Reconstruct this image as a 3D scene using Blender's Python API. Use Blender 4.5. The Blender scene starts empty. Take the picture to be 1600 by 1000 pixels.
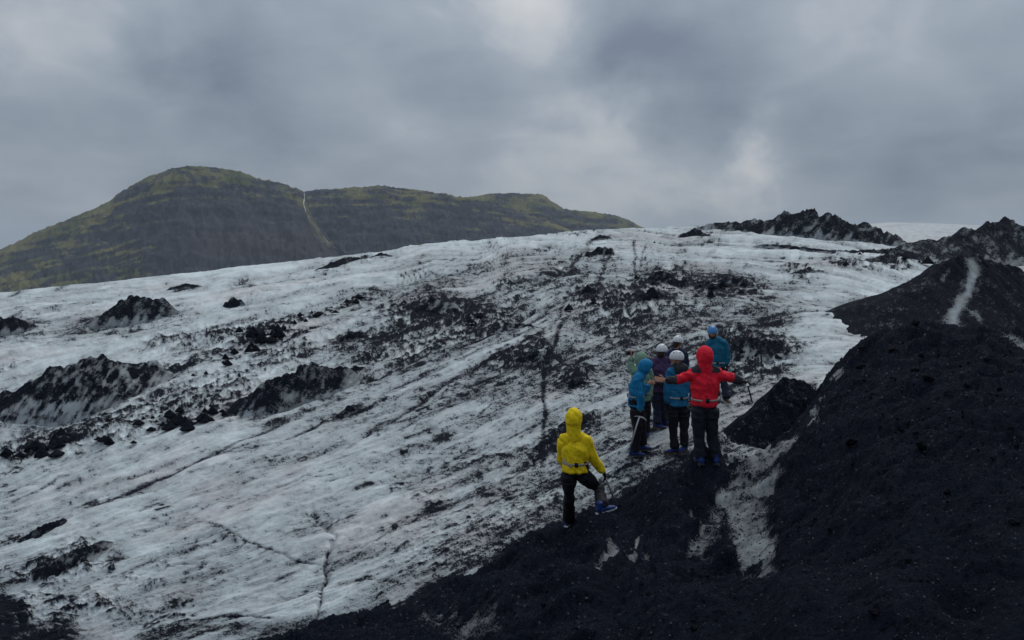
import bpy, bmesh, math, random
import numpy as np
from mathutils import Vector, Matrix

C = bpy.context.scene.collection
scene = bpy.context.scene
F = 1160.0                       # focal length in photo pixels (1600 wide)
TH = math.radians(6.15)          # camera looks down by this much
CT, ST = math.cos(TH), math.sin(TH)

# ---------------------------------------------------------------- camera
cam_d = bpy.data.cameras.new('camera')
cam = bpy.data.objects.new('camera', cam_d)
C.objects.link(cam)
cam_d.lens = 36.0 * F / 1600.0
cam_d.sensor_width = 36.0
cam_d.clip_start = 0.05
cam_d.clip_end = 30000
cam.location = (0, 0, 0)
cam.rotation_euler = (math.radians(90) - TH, 0, 0)
scene.camera = cam

# ---------------------------------------------------------------- render, exposure
scene.view_settings.view_transform = 'Standard'
scene.view_settings.look = 'None'
scene.view_settings.exposure = 0.0
scene.view_settings.gamma = 1.0
scene.view_settings.use_curve_mapping = False
try:
    scene.cycles.use_denoising = True
    scene.cycles.max_bounces = 5
    scene.cycles.volume_bounces = 1
    scene.cycles.diffuse_bounces = 3
except Exception:
    pass

def pdir(px, py):
    """ray of a photo pixel, scaled to forward distance 1: (x, z)"""
    xc = (np.asarray(px, float) - 800) / F
    yc = (500 - np.asarray(py, float)) / F
    dy = CT + yc * ST
    return xc / dy, (-ST + yc * CT) / dy

def P(px, py, D):
    a, t = pdir(px, py)
    return Vector((float(a) * D, D, float(t) * D))

def project(x, y, z):
    zc = y * CT - z * ST
    yc = y * ST + z * CT
    return 800 + F * x / zc, 500 - F * yc / zc

# ---------------------------------------------------------------- sky
SUN_EL, SUN_ROT = math.radians(52), math.radians(25)
world = bpy.data.worlds.new('World')
scene.world = world
world.use_nodes = True
nt = world.node_tree
for n in list(nt.nodes):
    nt.nodes.remove(n)
def N(tree, typ, **kw):
    n = tree.nodes.new(typ)
    for k, v in kw.items():
        if k.startswith('i_'):
            n.inputs[k[2:].replace('_', ' ')].default_value = v
        else:
            setattr(n, k, v)
    return n
def math_node(tree, op, a, b=None, c=None, clamp=False):
    n = tree.nodes.new('ShaderNodeMath')
    n.operation = op
    n.use_clamp = clamp
    for i, v in enumerate((a, b, c)):
        if v is None:
            continue
        if isinstance(v, (int, float)):
            n.inputs[i].default_value = v
        else:
            tree.links.new(v, n.inputs[i])
    return n.outputs[0]
def vmath(tree, op, a, b=None, scale=None):
    n = tree.nodes.new('ShaderNodeVectorMath')
    n.operation = op
    for i, v in enumerate((a, b)):
        if v is None:
            continue
        if isinstance(v, (tuple, list)):
            n.inputs[i].default_value = v
        else:
            tree.links.new(v, n.inputs[i])
    if scale is not None:
        if isinstance(scale, (int, float)):
            n.inputs['Scale'].default_value = scale
        else:
            tree.links.new(scale, n.inputs['Scale'])
    return n
def mixc(tree, fac, a, b, blend='MIX'):
    n = tree.nodes.new('ShaderNodeMix')
    n.data_type = 'RGBA'
    n.blend_type = blend
    n.clamp_factor = True
    for sock, v in ((n.inputs[0], fac), (n.inputs[6], a), (n.inputs[7], b)):
        if isinstance(v, (int, float)):
            sock.default_value = v
        elif isinstance(v, (tuple, list)):
            sock.default_value = (*v[:3], 1)
        else:
            tree.links.new(v, sock)
    return n.outputs[2]
def maprange(tree, v, a, b, c=0.0, d=1.0, smooth=True):
    n = tree.nodes.new('ShaderNodeMapRange')
    n.interpolation_type = 'SMOOTHSTEP' if smooth else 'LINEAR'
    tree.links.new(v, n.inputs[0])
    for i, q in enumerate((a, b, c, d)):
        n.inputs[i + 1].default_value = q
    return n.outputs[0]
def noise(tree, vec, scale, detail=6, rough=0.55, dist=0.0, w=None):
    n = tree.nodes.new('ShaderNodeTexNoise')
    n.inputs['Scale'].default_value = scale
    n.inputs['Detail'].default_value = detail
    n.inputs['Roughness'].default_value = rough
    n.inputs['Distortion'].default_value = dist
    if vec is not None:
        tree.links.new(vec, n.inputs['Vector'])
    return n

SKY_GAIN = 1.37
tc = N(nt, 'ShaderNodeTexCoord')
dirv = vmath(nt, 'NORMALIZE', tc.outputs['Generated']).outputs[0]
sep = N(nt, 'ShaderNodeSeparateXYZ')
nt.links.new(dirv, sep.inputs[0])
zpos = math_node(nt, 'MAXIMUM', sep.outputs[2], 0.0)
den = math_node(nt, 'ADD', zpos, 0.42)
plane = vmath(nt, 'DIVIDE', dirv, None)
comb = N(nt, 'ShaderNodeCombineXYZ')
for i in range(3):
    nt.links.new(den, comb.inputs[i])
nt.links.new(comb.outputs[0], plane.inputs[1])
plane = vmath(nt, 'ADD', plane.outputs[0], (11.3, -3.1, 0.4))
cl1 = noise(nt, plane.outputs[0], 1.5, 8, 0.5, 0.5)
cl2 = noise(nt, plane.outputs[0], 4.4, 7, 0.52, 0.5)
warp = noise(nt, dirv, 6.5, 5, 0.55)
wv = vmath(nt, 'SCALE', vmath(nt, 'SUBTRACT', warp.outputs['Color'], (0.5, 0.5, 0.5)).outputs[0], None, 0.20).outputs[0]
dwarp = vmath(nt, 'ADD', dirv, wv).outputs[0]
val = math_node(nt, 'MULTIPLY_ADD', math_node(nt, 'SUBTRACT', cl1.outputs[0], 0.5), 0.54, 0.5)
val = math_node(nt, 'MULTIPLY_ADD', math_node(nt, 'SUBTRACT', cl2.outputs[0], 0.5), 0.30, val)
# the individual cloud banks and thin places of this sky: (photo x, y, radius, amount)
for (bx, by, br, ba) in [(960, 70, 0.13, -0.08), (1060, 95, 0.15, -0.10), (1160, 85, 0.16, -0.08), (1230, 60, 0.14, -0.05), (1040, 165, 0.10, -0.05), (1178, 260, 0.055, 0.21), (1140, 285, 0.06, 0.10), (1225, 262, 0.05, 0.08), (1000, 310, 0.10, 0.06), (930, 200, 0.06, 0.08), (90, 40, 0.09, 0.15), (330, 110, 0.17, -0.16), (210, 5, 0.09, 0.10),
                         (840, 20, 0.10, 0.18), (620, 90, 0.10, -0.02), (900, 215, 0.10, 0.07), (60, 360, 0.20, -0.10), (1450, 280, 0.30, -0.13),
                         (1400, 110, 0.14, 0.05), (590, 240, 0.22, -0.08), (480, 20, 0.12, 0.05), (1330, 20, 0.14, 0.05)]:
    a_, t_ = pdir(bx, by)
    v = Vector((float(a_), 1, float(t_))).normalized()
    dd = vmath(nt, 'DISTANCE', dwarp, tuple(v)).outputs['Value']
    val = math_node(nt, 'MULTIPLY_ADD', maprange(nt, dd, 0.0, br * 1.25, 1, 0), ba, val)
ramp = N(nt, 'ShaderNodeValToRGB')
nt.links.new(val, ramp.inputs[0])
er = ramp.color_ramp
er.elements[0].position = 0.22
er.elements[0].color = (0.128, 0.157, 0.205, 1)
er.elements[1].position = 0.80
er.elements[1].color = (0.50, 0.50, 0.50, 1)
e = er.elements.new(0.5)
e.color = (0.243, 0.278, 0.325, 1)
# an overcast dome is brighter overhead than along the horizon
lift = math_node(nt, 'MULTIPLY_ADD', zpos, 0.75, 0.86)
lift = math_node(nt, 'MULTIPLY', lift, SKY_GAIN)
clouds = vmath(nt, 'SCALE', ramp.outputs[0], None, lift).outputs[0]
sky = N(nt, 'ShaderNodeTexSky', sky_type='NISHITA', sun_disc=False, sun_elevation=SUN_EL, sun_rotation=SUN_ROT)
bg1 = N(nt, 'ShaderNodeBackground', i_Strength=0.05)
nt.links.new(sky.outputs[0], bg1.inputs[0])
bg2 = N(nt, 'ShaderNodeBackground', i_Strength=1.0)
nt.links.new(clouds, bg2.inputs[0])
mx = N(nt, 'ShaderNodeMixShader')
mx.inputs[0].default_value = 0.95
nt.links.new(bg1.outputs[0], mx.inputs[1])
nt.links.new(bg2.outputs[0], mx.inputs[2])
out = N(nt, 'ShaderNodeOutputWorld')
nt.links.new(mx.outputs[0], out.inputs[0])

sun_d = bpy.data.lights.new('sun', 'SUN')
sun_d.energy = 1.15
sun_d.angle = math.radians(25)
sun_d.color = (1.0, 0.96, 0.9)
sun = bpy.data.objects.new('sun', sun_d)
C.objects.link(sun)
sv = Vector((math.sin(SUN_ROT) * math.cos(SUN_EL), math.cos(SUN_ROT) * math.cos(SUN_EL), math.sin(SUN_EL)))
sun.rotation_euler = sv.to_track_quat('Z', 'Y').to_euler()

# ---------------------------------------------------------------- numpy noise
def _hash(ix, iy, seed):
    h = (ix.astype(np.int64) * 374761393 + iy.astype(np.int64) * 668265263 + seed * 1442695041) & 0xFFFFFFFF
    h = ((h ^ (h >> 13)) * 1274126177) & 0xFFFFFFFF
    return (h ^ (h >> 16)) & 0xFFFF
_ANG = np.linspace(0, 2 * np.pi, 65537)[:-1]
_GX, _GY = np.cos(_ANG).astype(np.float32), np.sin(_ANG).astype(np.float32)
def pn(x, y, seed=0):
    x = np.asarray(x, np.float64); y = np.asarray(y, np.float64)
    ix, iy = np.floor(x), np.floor(y)
    fx, fy = (x - ix).astype(np.float32), (y - iy).astype(np.float32)
    ix = ix.astype(np.int64); iy = iy.astype(np.int64)
    u = fx * fx * fx * (fx * (fx * 6 - 15) + 10)
    v = fy * fy * fy * (fy * (fy * 6 - 15) + 10)
    def g(dx, dy):
        h = _hash(ix + dx, iy + dy, seed)
        return _GX[h] * (fx - dx) + _GY[h] * (fy - dy)
    a, b, c, d = g(0, 0), g(1, 0), g(0, 1), g(1, 1)
    return (a + u * (b - a) + v * ((c + u * (d - c)) - (a + u * (b - a)))) * 1.5
def fbm(x, y, oct=4, seed=0, gain=0.5, ridged=False):
    s, amp, tot = 0, 1.0, 0.0
    for o in range(oct):
        n = pn(x * 2 ** o, y * 2 ** o, seed + o * 17)
        if ridged:
            n = 1 - 2 * np.abs(n)
        s = s + amp * n
        tot += amp
        amp *= gain
    return s / tot
def sstep(a, b, x):
    t = np.clip((x - a) / (b - a), 0, 1)
    return t * t * (3 - 2 * t)
def seg_dist(px, py, pts):
    """distance to a polyline, and the position along it 0..1"""
    best = np.full(px.shape, 1e9, np.float32); tb = np.zeros(px.shape, np.float32)
    n = len(pts) - 1
    for i in range(n):
        (x0, y0), (x1, y1) = pts[i], pts[i + 1]
        dx, dy = x1 - x0, y1 - y0
        L = dx * dx + dy * dy + 1e-9
        t = np.clip(((px - x0) * dx + (py - y0) * dy) / L, 0, 1)
        d = np.hypot(px - x0 - t * dx, py - y0 - t * dy)
        m = d < best
        best = np.where(m, d, best); tb = np.where(m, (i + t) / n, tb)
    return best, tb
def spline(vals, xs, q, smooth=0):
    """dense interpolation table of control values, smoothed"""
    g = np.linspace(min(xs), max(xs), 800)
    v = np.interp(g, xs, vals)
    if smooth:
        k = np.hanning(smooth * 2 + 3)[1:-1]; k /= k.sum()
        v = np.convolve(np.pad(v, smooth, mode='edge'), k, mode='valid')
    return np.interp(q, g, v)
def tps_fit(pts, vals, lam=1e-4):
    pts = np.asarray(pts, float); n = len(pts)
    r = np.linalg.norm(pts[:, None] - pts[None], axis=2)
    K = np.where(r > 0, r * r * np.log(r + 1e-12), 0) + lam * np.eye(n)
    Pm = np.hstack([np.ones((n, 1)), pts])
    A = np.block([[K, Pm], [Pm.T, np.zeros((3, 3))]])
    w = np.linalg.solve(A, np.concatenate([vals, np.zeros(3)]))
    def f(x, y):
        s = w[n] + w[n + 1] * x + w[n + 2] * y
        for i in range(n):
            r2 = (x - pts[i, 0]) ** 2 + (y - pts[i, 1]) ** 2
            s = s + w[i] * 0.5 * r2 * np.log(r2 + 1e-12)
        return s
    return f

# ---------------------------------------------------------------- object helpers
def mesh_obj(name, verts, faces, mat=None, parent=None, attrs=None, smooth=True, mats=None, midx=None):
    me = bpy.data.meshes.new(name)
    verts = np.asarray(verts, np.float32); faces = np.asarray(faces, np.int32)
    if faces.ndim == 2:
        nf, k = faces.shape
        me.vertices.add(len(verts)); me.vertices.foreach_set('co', verts.ravel())
        me.loops.add(nf * k); me.loops.foreach_set('vertex_index', faces.ravel())
        me.polygons.add(nf)
        me.polygons.foreach_set('loop_start', np.arange(0, nf * k, k, dtype=np.int32))
        try:
            me.polygons.foreach_set('loop_total', np.full(nf, k, np.int32))
        except Exception:
            pass
        me.update(calc_edges=True)
    me.polygons.foreach_set('use_smooth', np.full(len(me.polygons), smooth, bool))
    for k_, v in (attrs or {}).items():
        v = np.asarray(v, np.float32)
        if v.ndim == 1:
            at = me.attributes.new(k_, 'FLOAT', 'POINT'); at.data.foreach_set('value', v)
        else:
            at = me.attributes.new(k_, 'FLOAT_VECTOR', 'POINT'); at.data.foreach_set('vector', v.ravel())
    if mat:
        me.materials.append(mat)
    for m in mats or []:
        me.materials.append(m)
    if midx is not None:
        me.polygons.foreach_set('material_index', np.asarray(midx, np.int32))
    o = bpy.data.objects.new(name, me)
    C.objects.link(o)
    if parent:
        o.parent = parent
    return o
def grid_faces(nr, nc):
    i = np.arange(nr - 1)[:, None] * nc + np.arange(nc - 1)[None]
    i = i.ravel()
    return np.stack([i, i + 1, i + nc + 1, i + nc], 1)
def structure(o):
    o['kind'] = 'structure'
    return o
def tag(o, label, cat, group=None):
    o['label'] = label; o['category'] = cat
    if group:
        o['group'] = group
    return o

# ---------------------------------------------------------------- materials
def new_mat(name):
    m = bpy.data.materials.new(name)
    m.use_nodes = True
    t = m.node_tree
    b = t.nodes['Principled BSDF']
    return m, t, b
def attr(t, name):
    n = t.nodes.new('ShaderNodeAttribute'); n.attribute_name = name
    return n
def glacier_material(name, ice_a, ice_b, ice_c, ash_a, ash_b, fine=1.0, sparkle=False, bump=0.7):
    m, t, b = new_mat(name)
    geo = N(t, 'ShaderNodeNewGeometry')
    pos = geo.outputs['Position']
    d = attr(t, 'dirt').outputs['Fac']
    fl = attr(t, 'flow').outputs['Vector']
    lod = attr(t, 'grain').outputs['Vector']
    n_flow = noise(t, fl, 1.0, 8, 0.66, 0.4).outputs[0]
    n_lod = noise(t, lod, 1.0, 5, 0.72).outputs[0]
    n_dot = noise(t, lod, 4.6, 3, 0.7).outputs[0]
    n_mid = noise(t, pos, 2.2 * fine, 8, 0.62).outputs[0]
    n_fine = noise(t, pos, 16.0 * fine, 6, 0.7).outputs[0]
    soft = math_node(t, 'MULTIPLY_ADD', math_node(t, 'SUBTRACT', n_flow, 0.5), 0.85, d)
    soft = math_node(t, 'MULTIPLY_ADD', math_node(t, 'SUBTRACT', n_lod, 0.5), 0.55, soft)
    v = math_node(t, 'MULTIPLY_ADD', math_node(t, 'SUBTRACT', n_flow, 0.5), 1.0, d)
    v = math_node(t, 'MULTIPLY_ADD', math_node(t, 'SUBTRACT', n_mid, 0.5), 0.55, v)
    v = math_node(t, 'MULTIPLY_ADD', math_node(t, 'SUBTRACT', n_fine, 0.5), 0.55, v)
    v = math_node(t, 'MULTIPLY_ADD', math_node(t, 'SUBTRACT', n_lod, 0.5), 1.7, v)
    v = math_node(t, 'MULTIPLY_ADD', math_node(t, 'SUBTRACT', n_dot, 0.5), 1.65, v)
    hard = maprange(t, v, 0.46, 0.62)
    film = maprange(t, soft, -0.06, 0.56, 0.06, 0.80, smooth=False)
    big = noise(t, fl, 0.16, 4, 0.55).outputs[0]
    tint = noise(t, fl, 0.42, 6, 0.65).outputs[0]
    ice = mixc(t, maprange(t, tint, 0.42, 0.60), ice_a, ice_b)
    ice = mixc(t, maprange(t, big, 0.50, 0.64, 0, 0.7), ice, ice_c)
    ash = mixc(t, maprange(t, n_mid, 0.38, 0.64), ash_a, ash_b)
    hue = noise(t, pos, 0.9 * fine, 4, 0.6).outputs[0]
    ash = mixc(t, maprange(t, hue, 0.44, 0.60, 0, 0.7), ash, (ash_b[0] * 1.12, ash_b[1] * 0.92, ash_b[2] * 1.0))
    ash = mixc(t, maprange(t, n_dot, 0.46, 0.70, 0, 0.7), ash, tuple(3.4 * q for q in ash_b))
    ash = mixc(t, maprange(t, n_fine, 0.50, 0.36, 0, 0.8), ash, tuple(0.3 * q for q in ash_a))
    if sparkle:
        vo = t.nodes.new('ShaderNodeTexVoronoi'); vo.inputs['Scale'].default_value = 0.9
        t.links.new(lod, vo.inputs['Vector'])
        sp = math_node(t, 'MULTIPLY', maprange(t, vo.outputs['Distance'], 0.06, 0.16, 1, 0),
                       maprange(t, noise(t, lod, 0.31, 3).outputs[0], 0.48, 0.66))
        ash = mixc(t, sp, ash, (0.12, 0.115, 0.12))
    col = mixc(t, film, ice, tuple(0.6 * x + 0.4 * y for x, y in zip(ash_b, (0.12, 0.12, 0.13))))
    col = mixc(t, hard, col, ash)
    t.links.new(col, b.inputs['Base Color'])
    b.inputs['Roughness'].default_value = 0.9
    b.inputs['Specular IOR Level'].default_value = 0.03
    bh = math_node(t, 'MULTIPLY_ADD', n_fine, 0.6, math_node(t, 'MULTIPLY', n_lod, 0.6))
    bp = N(t, 'ShaderNodeBump', i_Strength=bump, i_Distance=0.05 / fine)
    t.links.new(bh, bp.inputs['Height'])
    t.links.new(bp.outputs[0], b.inputs['Normal'])
    return m
ICE = glacier_material('dirty_ice', (0.69, 0.765, 0.78), (0.64, 0.695, 0.71), (0.66, 0.65, 0.655), (0.006, 0.008, 0.013), (0.011, 0.013, 0.019))
ASH = glacier_material('black_ash', (0.34, 0.38, 0.39), (0.30, 0.32, 0.33), (0.28, 0.28, 0.28), (0.0028, 0.0046, 0.0092), (0.0072, 0.0100, 0.0170), fine=1.6, sparkle=True, bump=1.0)

# ---------------------------------------------------------------- glacier base surface
SKY = [(-500, 515), (-200, 478), (0, 456), (100, 447), (200, 437), (300, 426), (400, 415), (500, 404), (600, 392), (700, 381), (800, 371),
       (900, 362), (1000, 356), (1100, 351), (1200, 352), (1300, 362), (1400, 374), (1500, 392), (1600, 405), (1800, 425), (2100, 450)]
_sa, _st = pdir([p[0] for p in SKY], [p[1] for p in SKY])
_ha = pdir([-500, 0, 300, 600, 900, 1100, 1300, 1600, 2100], 500)[0]
_hv = [9.6, 8.0, 6.9, 5.9, 5.06, 4.9, 4.7, 4.6, 4.6]
K = 150.0
def base_sh(a):
    return spline(_st, _sa, a, 12), spline(_hv, _ha, a, 60)
def base_D(a, t):
    s, h = base_sh(a)
    q = np.maximum(s - t, 1e-7)
    B = 2 * h / K + q
    return (B - np.sqrt(np.maximum(B * B - 4 * h * h / K / K, 0))) / (2 * h / K / K)
def base_z(x, y):
    a = x / y
    s, h = base_sh(a)
    r = y / K
    return s * y - np.where(r < 1, h * (1 - r) ** 2, 2.0 * h * (r - 1) ** 1.5)
def ground(px, py):
    """point of the smooth ice surface under a photo pixel"""
    a, t = pdir(px, py)
    D = float(base_D(np.array([a]), np.array([t]))[0])
    return Vector((float(a) * D, D, float(t) * D))

# flow lines of the ice (medial stripes), traced across the surface
LINES = [(0, [(0, 470), (300, 436), (600, 401), (900, 369), (1200, 360), (1600, 410)]),
         (1, [(0, 520), (300, 470), (600, 420), (900, 380), (1200, 385), (1500, 420)]),
         (2, [(0, 610), (300, 525), (560, 452), (800, 398), (1000, 392), (1200, 410), (1450, 432)]),
         (3, [(0, 740), (250, 655), (560, 560), (760, 488), (900, 430), (1060, 420), (1250, 440), (1400, 455)]),
         (4, [(0, 830), (300, 722), (560, 640), (760, 562), (900, 500), (1080, 470), (1250, 472), (1380, 480)]),
         (5, [(0, 920), (300, 830), (560, 735), (760, 660), (900, 600), (1060, 545), (1200, 520), (1330, 515)]),
         (6, [(150, 990), (450, 890), (700, 800), (850, 730), (1000, 660), (1150, 600), (1250, 570)]),
         (7, [(500, 990), (700, 900), (900, 800), (1050, 720), (1200, 650)])]
_fp, _fv = [], []
for v_, pts in LINES:
    for i in range(len(pts) - 1):
        for q in (0.0, 0.5):
            _fp.append(((pts[i][0] + (pts[i + 1][0] - pts[i][0]) * q) / 400, (pts[i][1] + (pts[i + 1][1] - pts[i][1]) * q) / 400))
            _fv.append(float(v_))
_flow = tps_fit(_fp, _fv, 0.02)

# traced marks: (half width, dirt, height, roughness, points) in photo pixels at the place where they lie
S = [
 # dirty crevassed band on the left
 (26, .30, 0, 5, [(0, 715), (110, 680), (230, 650), (340, 610), (430, 560), (520, 515)]),
 (13, .36, 0, 6, [(230, 590), (330, 560), (400, 535), (470, 505)]),
 (16, .32, 2, 6, [(250, 650), (330, 625), (400, 600)]),
 (14, .42, 4, 8, [(0, 715), (60, 695), (150, 680), (215, 680)]),
 (16, .42, 4, 8, [(220, 545), (300, 535), (380, 520), (450, 508)]),
 (9, .30, 0, 4, [(440, 505), (500, 490), (560, 470), (600, 455)]),
 (12, .26, 0, 4, [(560, 560), (620, 530), (690, 500), (770, 470)]),
 (22, .34, 3, 6, [(600, 500), (660, 475), (720, 490), (790, 500)]),
 (26, .20, 0, 4, [(540, 540), (640, 510), (740, 500)]),
 (7, .34, -6, 3, [(520, 570), (600, 560), (700, 530), (790, 490), (830, 460), (870, 425), (905, 400)]),
 (6, .30, -5, 3, [(560, 600), (640, 560), (720, 530), (800, 510)]),
 (3.2, .42, -4, 2, [(590, 672), (640, 640), (690, 605), (740, 580), (800, 550), (850, 520)]),
 (3, .36, -3, 2, [(540, 705), (575, 680), (600, 660)]),
 (2.4, .40, -2, 1, [(200, 770), (260, 745), (330, 710), (400, 680), (450, 655)]),
 (2.2, .36, -2, 1, [(0, 795), (60, 770), (90, 750), (120, 742)]),
 (2.2, .30, -2, 1, [(120, 800), (200, 770), (300, 722), (440, 680)]),
 (2.5, .34, -2, 1, [(350, 712), (430, 690), (520, 655)]),
 # melt channel and its crossing crack, lower middle
 (6, .20, -6, 2, [(492, 975), (503, 940), (508, 900), (505, 880), (520, 845), (498, 815), (485, 795)]),
 (2.2, .30, -4, 1, [(492, 975), (503, 940), (508, 900), (505, 880), (520, 845)]),
 (2, .30, -3, 1, [(505, 882), (460, 872), (420, 858), (370, 838), (320, 818)]),
 (8, .22, 0, 1, [(290, 810), (350, 835), (420, 858)]),
 (4, .3, -2, 1, [(520, 915), (580, 908), (630, 915)]),
 (2.2, .55, -3, 1, [(300, 972), (345, 965), (395, 962), (430, 972)]),
 # middle: crack with branching above the yellow jacket
 (3, .42, -4, 2, [(850, 690), (852, 650), (848, 610), (850, 585), (858, 560), (872, 520), (890, 490)]),
 (15, .40, 4, 6, [(760, 575), (800, 560), (838, 545), (860, 560)]),
 (9, .42, 0, 5, [(838, 545), (850, 575), (880, 555)]),
 (10, .24, 0, 4, [(860, 600), (900, 590), (930, 575)]),
 (16, .36, 2, 6, [(880, 590), (905, 592), (925, 600)]),
 (14, .34, 1, 5, [(840, 710), (870, 690), (905, 665), (945, 650)]),
 (12, .38, 1, 5, [(820, 720), (860, 705), (880, 680)]),
 (10, .30, 1, 4, [(940, 690), (980, 690), (1010, 720)]),
 (7, .30, 0, 3, [(950, 770), (1000, 745), (1050, 725), (1080, 715)]),
 # the dirty ice behind the group
 (30, .30, 0, 7, [(890, 480), (940, 465), (990, 470), (1030, 470)]),
 (22, .36, 2, 8, [(960, 480), (985, 500), (1000, 505)]),
 (16, .30, 0, 5, [(1000, 440), (1060, 430), (1110, 450), (1160, 440)]),
 (40, .14, 0, 4, [(880, 520), (960, 530), (1060, 510), (1120, 480)]),
 (8, .35, -7, 3, [(985, 470), (983, 490), (980, 505)]),
 (2, .30, -2, 1, [(990, 430), (992, 400), (990, 370)]),
 (2, .26, -2, 1, [(1000, 420), (1003, 395), (1010, 380)]),
 (2, .26, -2, 1, [(930, 450), (945, 420), (955, 395)]),
 (5, .28, -3, 2, [(880, 430), (905, 400), (925, 380), (940, 365)]),
 (4, .26, -2, 2, [(860, 520), (880, 480), (895, 450), (930, 420)]),
 (26, .34, 2, 7, [(1120, 545), (1160, 530), (1200, 535), (1215, 550)]),
 (9, .30, 0, 4, [(1140, 590), (1200, 555), (1260, 540)]),
 (5, .36, 0, 3, [(1150, 520), (1200, 505), (1250, 500)]),
 (4, .34, 0, 2, [(1190, 495), (1260, 488)]),
 (5, .34, 0, 3, [(1320, 455), (1345, 470), (1370, 480), (1380, 490)]),
 (7, .34, -4, 4, [(1350, 470), (1375, 482)]),
 (4, .30, 0, 2, [(1290, 480), (1330, 485), (1370, 490)]),
 (8, .34, 0, 4, [(1230, 425), (1260, 427), (1290, 425)]),
 (7, .36, 0, 4, [(1280, 408), (1330, 412), (1380, 418), (1430, 412)]),
 (6, .36, 0, 3, [(1360, 400), (1420, 405), (1470, 410)]),
 (10, .40, -6, 3, [(1185, 580), (1200, 568), (1215, 585)]),
 # upper left ice
 (4, .32, 0, 2, [(60, 485), (100, 478), (150, 470), (180, 466)]),
 (5, .26, 0, 2, [(90, 525), (130, 510), (160, 497)]),
 (2.5, .26, -2, 1, [(0, 515), (60, 500), (150, 500)]),
 (4, .24, 0, 2, [(540, 475), (570, 465), (620, 450)]),
 (5, .26, 0, 2, [(690, 440), (730, 425), (770, 415)]),
 (7, .26, 0, 3, [(770, 450), (800, 432), (820, 440)]),
 (3, .24, 0, 1, [(780, 405), (830, 395), (870, 385)]),
 (4, .20, 0, 2, [(380, 475), (450, 465), (520, 450)]),
 (6, .16, 0, 2, [(380, 560), (480, 525), (560, 500), (620, 470)]),
 # lower left
 (15, .30, 2, 5, [(60, 890), (100, 870), (140, 850)]),
 (14, .34, 2, 5, [(80, 905), (110, 895), (135, 870)]),
 (8, .38, 0, 4, [(20, 905), (50, 900), (90, 915)]),
 (20, .22, 0, 3, [(30, 960), (100, 955), (180, 945), (240, 960)]),
 (12, .32, 2, 4, [(90, 950), (150, 945), (180, 960)]),
 (6, .34, -3, 2, [(0, 930), (20, 940), (40, 962)]),
 (40, .26, 3, 2, [(-40, 1010), (0, 985), (20, 1000)]),
 (22, .22, 3, 2, [(60, 990), (85, 985), (100, 1000)]),
 # speckled dirty ice below the group
 (60, .10, 0, 2, [(560, 880), (700, 820), (800, 760), (870, 720)]),
 (30, .16, 0, 2, [(640, 880), (740, 850), (830, 800), (880, 760)]),
 (5, .28, 0, 2, [(690, 740), (740, 725), (800, 712)]),
 (6, .26, 0, 2, [(630, 790), (660, 775), (700, 770)]),
 (5, .3, 0, 1, [(340, 840), (372, 844)]),
 (5, .36, 0, 2, [(612, 822), (624, 826)]),
 (30, .10, 0, 1, [(640, 760), (740, 730), (830, 700)]),
]

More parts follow.
